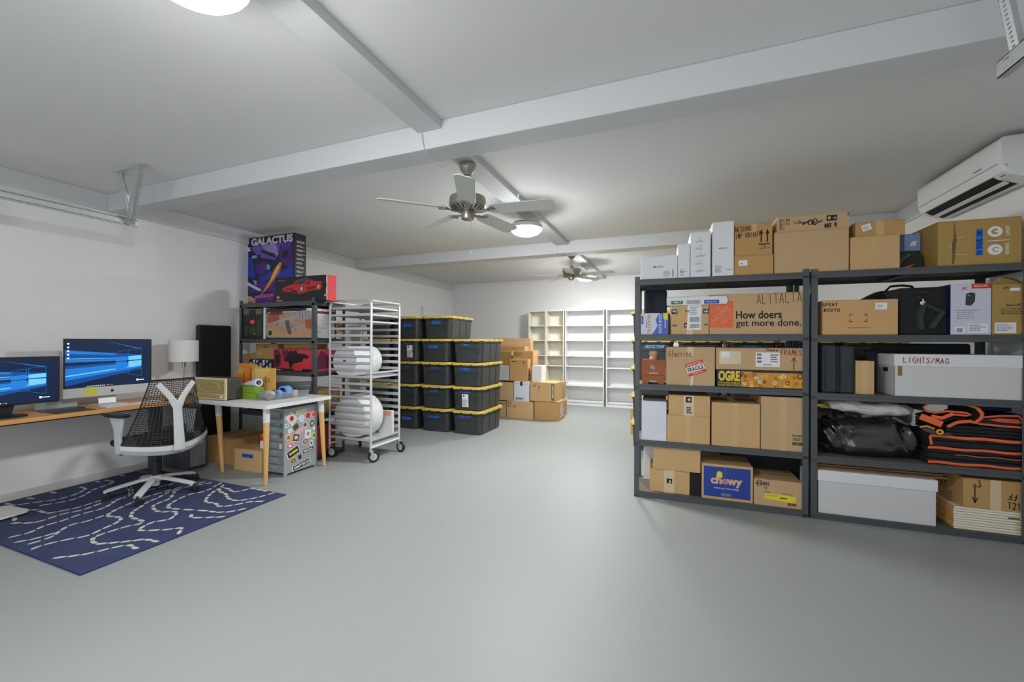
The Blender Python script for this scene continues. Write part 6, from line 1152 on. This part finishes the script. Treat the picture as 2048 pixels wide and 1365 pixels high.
for i in range(n+1):
    v = -1.03+2.06*i/n; p = bs(v, 0); hh = .052+.012*(1-v*v)
    A.append([p+Vector((.012, 0, -.008)), p+Vector((.016, 0, -.02-hh*.4)), p+Vector((-.01, 0, -.02-hh)), p+Vector((-.035, 0, -.02-hh)), p+Vector((-.03, 0, -.012)), p+Vector((-.008, 0, -.006))])
V = [[g.bm.verts.new(q) for q in r_] for r_ in A]
for a, b in zip(V, V[1:]):
    for k in range(6): g.bm.faces.new([a[k], a[(k+1) % 6], b[(k+1) % 6], b[k]])
g.bm.faces.new(V[0]); g.bm.faces.new(V[-1][::-1]); g.out('arc_rim', CWH, t, smooth=True)
g = G()
def sp(y, z, dx=0): return Vector((.292-.05*(z-.45)/.55+dx, y, z))
g.tube([sp(0, .40, .01), sp(0, .5, .016), sp(0, .62, .01), sp(0, .75, .014), sp(0, .80, .016)], [.044, .042, .038, .036, .042], 10, flat=(0, 1, 0))
for v in g.bm.verts: pass
for sg in (-1, 1): g.tube([sp(sg*.012, .775, .014), sp(sg*.045, .845, .016), sp(sg*.095, .915, .016), sp(sg*.138, .968, .016)], [.032, .026, .024, .022], 10, flat=(0, 1, 0))
for v in g.bm.verts: m0 = .292-.05*(v.co.z-.45)/.55+.014; v.co.x = m0+(v.co.x-m0)*.26
g.out('y_spine', CWH, t, smooth=True)
for sg, nm in ((-1, 'left'), (1, 'right')):
    g = G(); g.prism([(-.02, .43), (.05, .43), (.045, .54), (.075, .685), (.09, .70), (-.10, .70), (-.085, .68), (-.035, .60), (-.03, .52)], 'y', sg*.275-.011, sg*.275+.011); g.box(-.02, .04, *sorted((sg*.14, sg*.285)), .405, .43); o = g.out('armrest_post', CWH, t, bevel=.006, seg=3)
    g = G(); g.prism([(-.16, .715), (-.10, .700), (.08, .700), (.115, .712), (.11, .728), (-.14, .732)], 'y', sg*.275-.036, sg*.275+.036); g.out('armrest_pad', CBK, t, bevel=.01, seg=3)

# ================================================================== rug
def F(u, v): p = P(u, v, z=0); return p
RGX0, RGX1, RGY0, RGY1 = -5.10, -3.155, 1.00, 2.65
c0 = P(157, 1148, z=.008); c1 = P(575, 990, z=.008)
rx1 = (c0.x+c1.x)/2; ry0 = c0.y; ry1 = c1.y
RGB = M('rug_navy', '#333d62', .95, var=.32, scale=7, bump=1.2, bscale=160)
t = thing('area_rug', 'navy blue rug with wavy dashed white contour lines under the office chair', 'rug', (XL+.02, ry0, 0)); W = rx1-XL-.02; D = ry1-ry0
g = G(); g.box(0, W, 0, D, 0, .008); g.out('pile', RGB, t)
g = G(); g.tube([(0, 0, .004), (W, 0, .004), (W, D, .004), (0, D, .004), (0, 0.0, .004)], .005, 6); g.out('bound_edge', M('rug_edge', '#262f55', .9, var=.15), t)
LN = [[(365, 920), (480, 908), (600, 890), (720, 862), (800, 843), (880, 832), (920, 850), (950, 860)],
 [(210, 862), (300, 830), (450, 795), (600, 765), (700, 720), (790, 680), (825, 650), (800, 638), (735, 630), (770, 600), (830, 570), (900, 540), (1000, 500), (1120, 465), (1240, 430)],
 [(1075, 810), (1040, 800), (980, 793), (880, 805), (770, 815), (670, 822), (630, 800), (660, 770), (760, 735), (860, 705), (950, 685), (970, 665), (900, 640), (905, 605), (950, 575), (1010, 535), (1080, 505), (1170, 460), (1290, 430)],
 [(1215, 755), (1235, 715), (1130, 725), (960, 730), (985, 700), (1060, 670), (1150, 655), (1200, 620), (1190, 602), (1080, 600), (1045, 565), (1100, 535), (1160, 510), (1200, 460), (1280, 430), (1400, 410), (1480, 395)],
 [(1535, 635), (1460, 640), (1310, 640), (1330, 600)], [(1680, 578), (1580, 600), (1480, 605), (1400, 595), (1180, 580), (1150, 560), (1200, 525), (1290, 485), (1400, 460), (1480, 420), (1520, 400)],
 [(1800, 530), (1700, 535), (1600, 555), (1500, 565), (1470, 545), (1410, 535), (1410, 510), (1450, 470), (1500, 440), (1530, 415), (1550, 400)],
 [(1880, 468), (1790, 495), (1700, 515), (1620, 525), (1560, 510), (1540, 480), (1500, 460), (1510, 435), (1560, 445), (1600, 465), (1680, 450), (1740, 435), (1800, 450), (1830, 460)],
 [(190, 825), (280, 800), (360, 770), (400, 740), (480, 695), (600, 665), (720, 625)], [(100, 812), (200, 795), (300, 770), (400, 740)],
 [(60, 780), (200, 745), (300, 700), (420, 665), (550, 620), (680, 585), (740, 560), (800, 520), (880, 490), (880, 440), (850, 425)],
 [(80, 680), (210, 678), (300, 660), (420, 620), (560, 590), (660, 555), (720, 530)], [(245, 588), (320, 610), (400, 600), (520, 575), (620, 545), (700, 520)], [(90, 580), (180, 588), (250, 590), (290, 605)],
 [(120, 555), (260, 535), (400, 515), (520, 480), (580, 445), (540, 430), (500, 420)], [(270, 560), (450, 530), (560, 495), (640, 450), (740, 415), (770, 395), (720, 385)],
 [(0, 620), (50, 625), (95, 640), (100, 655), (80, 680)], [(40, 545), (75, 555), (110, 565)], [(190, 508), (250, 515)], [(340, 465), (400, 478)], [(640, 390), (700, 402)], [(800, 350), (860, 358)], [(930, 312), (1000, 318)],
 [(1280, 410), (1380, 400), (1480, 382)], [(880, 430), (900, 470), (820, 520)], [(1150, 420), (1200, 400), (1060, 440), (960, 480)]]
g = G(); rnd = random.Random(4)
for pl in LN:
    w3 = [P(u/3.4133, 850+v/3.4133, z=.0) for u, v in pl]
    # smooth + resample into dashes of ~9 cm with small gaps
    pts = []
    for i in range(len(w3)-1):
        p0, p1, p2, p3 = w3[max(i-1, 0)], w3[i], w3[i+1], w3[min(i+2, len(w3)-1)]
        for k in range(8):
            s_ = k/8; pts.append(.5*((2*p1)+(p2-p0)*s_+(2*p0-5*p1+4*p2-p3)*s_**2+(3*p1-p0-3*p2+p3)*s_**3))
    pts.append(w3[-1]); pts = [Vector((min(max(p.x, XL+.05), rx1-.01), min(max(p.y, ry0+.01), ry1-.01), 0)) for p in pts]
    acc = 0; seg = []; on = True
    for a, b in zip(pts, pts[1:]):
        d = (b-a).length
        if d < 1e-4: continue
        if on: seg.append(a)
        acc += d
        if on and acc > .052:
            seg.append(b)
            q = seg; m_ = len(q)-1; L_ = []; R_ = []
            for i, c in enumerate(q):
                dr = (q[min(i+1, m_)]-q[max(i-1, 0)]).normalized(); nn = Vector((-dr.y, dr.x, 0)); f = i/m_; wd = .0135*(.5+.5*math.sin(PI*min(max(f, .12), .88)))
                L_.append(c+nn*wd+dr*wd*.5); R_.append(c-nn*wd-dr*wd*.5)
            o_ = Vector((XL+.02, ry0, 0)); poly = [Vector((p.x-o_.x, p.y-o_.y, .0085)) for p in L_+R_[::-1]]
            for i in range(m_): g.face([(L_[i]-o_)+Vector((0, 0, .0088)), (L_[i+1]-o_)+Vector((0, 0, .0088)), (R_[i+1]-o_)+Vector((0, 0, .0088)), (R_[i]-o_)+Vector((0, 0, .0088))])
            seg = []; on = False; acc = 0
        elif not on and acc > .008: on = True; acc = 0
bmesh.ops.recalc_face_normals(g.bm, faces=g.bm.faces)
g.out('woven_dashes', M('rug_white', '#c9c8bd', .95, var=.1), t)['kind'] = 'stuff'
t = thing('bathroom_scale', 'white flat rounded pad on the rug, cut off by the left edge of the photo', 'scale', (-4.885, 1.27, .0092), .1)
g = G(); g.prism(rrp(0, .33, 0, .30, .05), 'z', .012, .026); g.out('top_plate', WHT, t, bevel=.004); g = G(); g.bm.free()
for x, y in ((.05, .05), (.28, .05), (.05, .25), (.28, .25)): g = G(); g.cyl((x, y, 0), (x, y, .012), .018); g.out('foot', BLK, t)

# ================================================================== white bookcases at the back wall
BCW = M('bookcase_white', '#e6e7e6', .45, var=.02); BCC = M('bookcase_cream', '#e9e7d9', .45, var=.03)
def bookcase(label, x0, x1, mat, sh):
    y0 = 8.665; D = .28; H = 2.03; W = x1-x0
    t = thing('bookcase', label, 'bookcase', (x0, y0, 0), 0, 'bookcases along the back wall')
    for a, b in ((0, .018), (W-.018, W)): g = G(); g.box(a, b, 0, D, 0, H); g.out('side_panel', mat, t, bevel=.001)
    g = G(); g.box(.018, W-.018, 0, D, H-.022, H); g.out('top_panel', mat, t); g = G(); g.box(.018, W-.018, D-.006, D-.001, .05, H-.022); g.out('back_panel', mat, t)
    g = G(); g.box(.018, W-.018, .012, .028, 0, .055); g.out('plinth', mat, t)
    for z in sh: g = G(); g.box(.018, W-.018, .004, D-.006, z-.018, z); g.out('shelf_board', mat, t, bevel=.001)
    return t
bookcase('narrow cream bookcase, leftmost of the row at the back wall', -3.03, -2.63, BCC, [.08, .42, .80, 1.05, 1.38, 1.70])
bookcase('narrow cream bookcase, second from left at the back wall', -2.625, -2.225, BCC, [.08, .42, .83, 1.05, 1.38, 1.70])
bookcase('wide white bookcase, third from left and fully visible at the back wall', -2.20, -1.37, BCW, [.08, .42, .83, 1.05, 1.38, 1.70])
bookcase('wide white bookcase cut off by the post of the right shelving', -1.325, -.495, BCW, [.08, .42, .81, 1.04, 1.38, 1.70])
# ================================================================== cardboard boxes near the back
BX = {}
def bbox(label, u0, u1, vt, vb, y, dep, mat=None, z=None, **k):
    vm = (vt+vb)/2; x0 = P(u0, vm, y=y).x; x1 = P(u1, vm, y=y).x; um = (u0+u1)/2; z0 = P(um, vb, y=y).z if z is None else z; h = P(um, vt, y=y).z-z0
    t = carton(label, (x0, y, z0), 0, x1-x0, dep, h, mat, **k); return t, z0+h
Y = 6.74
t, z1a = bbox('cardboard box on the floor partly hidden by the totes, left end of the back pile', 975, 1012, 802.5, 838, Y+.02, .45, CARD, z=0); hand_part(t, 'CARDS', SM(t), t['_w']*.55, t['_w']*.97, t['_h']*.78, t['_h']*.92, INK, 0, .006)
t, z1 = bbox('floor-level cardboard box with marker notes, under the white printed box of the back pile', 1013.5, 1066, 803.5, 840, Y, .45, CARD, z=0); hand_part(t, 'MED', SM(t), t['_w']*.04, t['_w']*.2, t['_h']*.83, t['_h']*.95, INK, 0, .005); hand_part(t, 'MIX -5A', SM(t), t['_w']*.04, t['_w']*.34, t['_h']*.64, t['_h']*.77, INK, 0, .005)
t, z2 = bbox('cardboard box on the floor, front right corner of the back pile', 1069, 1119, 803.5, 843, Y+.05, .36, CARD2, z=0, tape=2)
sr = SM(t, 'R'); small_print(t, sr, .05, .3, t['_h']*.15, t['_h']*.9, 6, PAPER, 3, .001, .6)
t, _ = bbox('cardboard box on the floor behind the front right box of the back pile', 1078, 1124, 803, 840, Y+.43, .36, CARD2, z=0)
w_ = P(1012, 780, y=Y+.03).x
t, z3a = bbox('cardboard box in the second layer beside the white printed box', 972, 1027, 764.5, 802.5, Y+.03, .42, CARD3, z=max(z1, z1a)); za = max(z1, z1a)
t, z3 = bbox('white box with blue tape cross and black framed print, second layer of the back pile', 1028, 1058, 763.5, 803, Y+.01, .34, M('cool_white_box', '#d9dde6', .5), z=za); w, h = t['_w'], t['_h']; s = SM(t)
patch(t, s, (w*.42, w*.54, h*.78, h*.98), BLUE, name='tape_strip'); small_print(t, s, w*.1, w*.95, h*.86, h*.9, 1, BTAPE, 2); line_part(t, [[(w*.1, h*.08), (w*.64, h*.08), (w*.64, h*.2), (w*.1, h*.2), (w*.1, h*.08)]], s, INK, .004); small_print(t, s, w*.14, w*.6, h*.1, h*.18, 1, INK, 2, .002, .7)
t, z4 = bbox('cardboard box with a green vertical label and an arrow, right side of the back pile', 1060.5, 1112, 766, 803, Y+.03, .36, CARD, z=z2, tape=0); w, h = t['_w'], t['_h']; s = SM(t)
patch(t, s, (w*.82, w*.93, h*.06, h*.93), GRN, name='label_strip'); text_part(t, 'MAOUIN', lambda a, b, o: s(w*.875+b, h*.85-a, o), 0, h*.65, -.011, .014, PAPER, off=.002, bold=.03); hand_part(t, 'TOP', s, w*.1, w*.24, h*.75, h*.88, BRNINK, 0, .005); hand_part(t, '^', s, w*.31, w*.38, h*.5, h*.86, BRNINK, 0, .006)
t, z5 = bbox('cardboard box behind the green-labelled box of the back pile', 1072, 1122, 765, 803, Y+.43, .36, CARD2, z=z2)
zt = max(z3, z3a)
t, z6 = bbox('grey white box in the third layer beside the totes', 990, 1018, 733, 764, Y+.06, .3, M('grey_paper_box', '#c3c6cb', .6), z=zt, tape=0, flaps=True)
t, z7 = bbox('upright brown cardboard box with an up arrow, third layer of the back pile', 1019.5, 1055.5, 719, 763, Y+.04, .15, CARD2, z=zt, tape=0); w, h = t['_w'], t['_h']; s = SM(t); hand_part(t, '^', s, w*.7, w*.85, h*.75, h*.93, INK, 0, .007); small_print(t, s, w*.12, w*.55, h*.86, h*.92, 1, INK, 3, .001, .7)
sr = SM(t, 'R'); small_print(t, sr, .02, .13, h*.05, h*.6, 9, INK, 3, .001, .5); patch(t, sr, disc_pts(.075, h*.5, .03), RED)
t, z8 = bbox('small white box on the green-labelled box, right end of the third layer', 1064, 1083, 732, 765, Y+.12, .26, WBOX, z=max(z4, z5)-.0, tape=0); 
t, z9 = bbox('cardboard box behind the upright brown box, with marker words', 1026, 1066, 702.5, 740, Y+.24, .3, CARD2, z=zt+.0, tape=1); hand_part(t, 'FRAGILE', SM(t), t['_w']*.06, t['_w']*.5, t['_h']*.82, t['_h']*.95, INK, 0, .005)
t, _ = bbox('golden brown box in the third layer behind the grey white box', 998, 1023, 703, 740, Y+.38, .25, CARD4, z=zt, tape=2)
t, _ = bbox('tall flat cardboard box standing at the back, above the totes', 985, 1061, 677, 800, 7.75, .16, CARD3, z=0, tape=0)
t, _ = bbox('speckled cardboard box in front of the tall flat box at the back', 988, 1049, 693.5, 800, 7.45, .25, CARD2, z=0, tape=0)
clean()
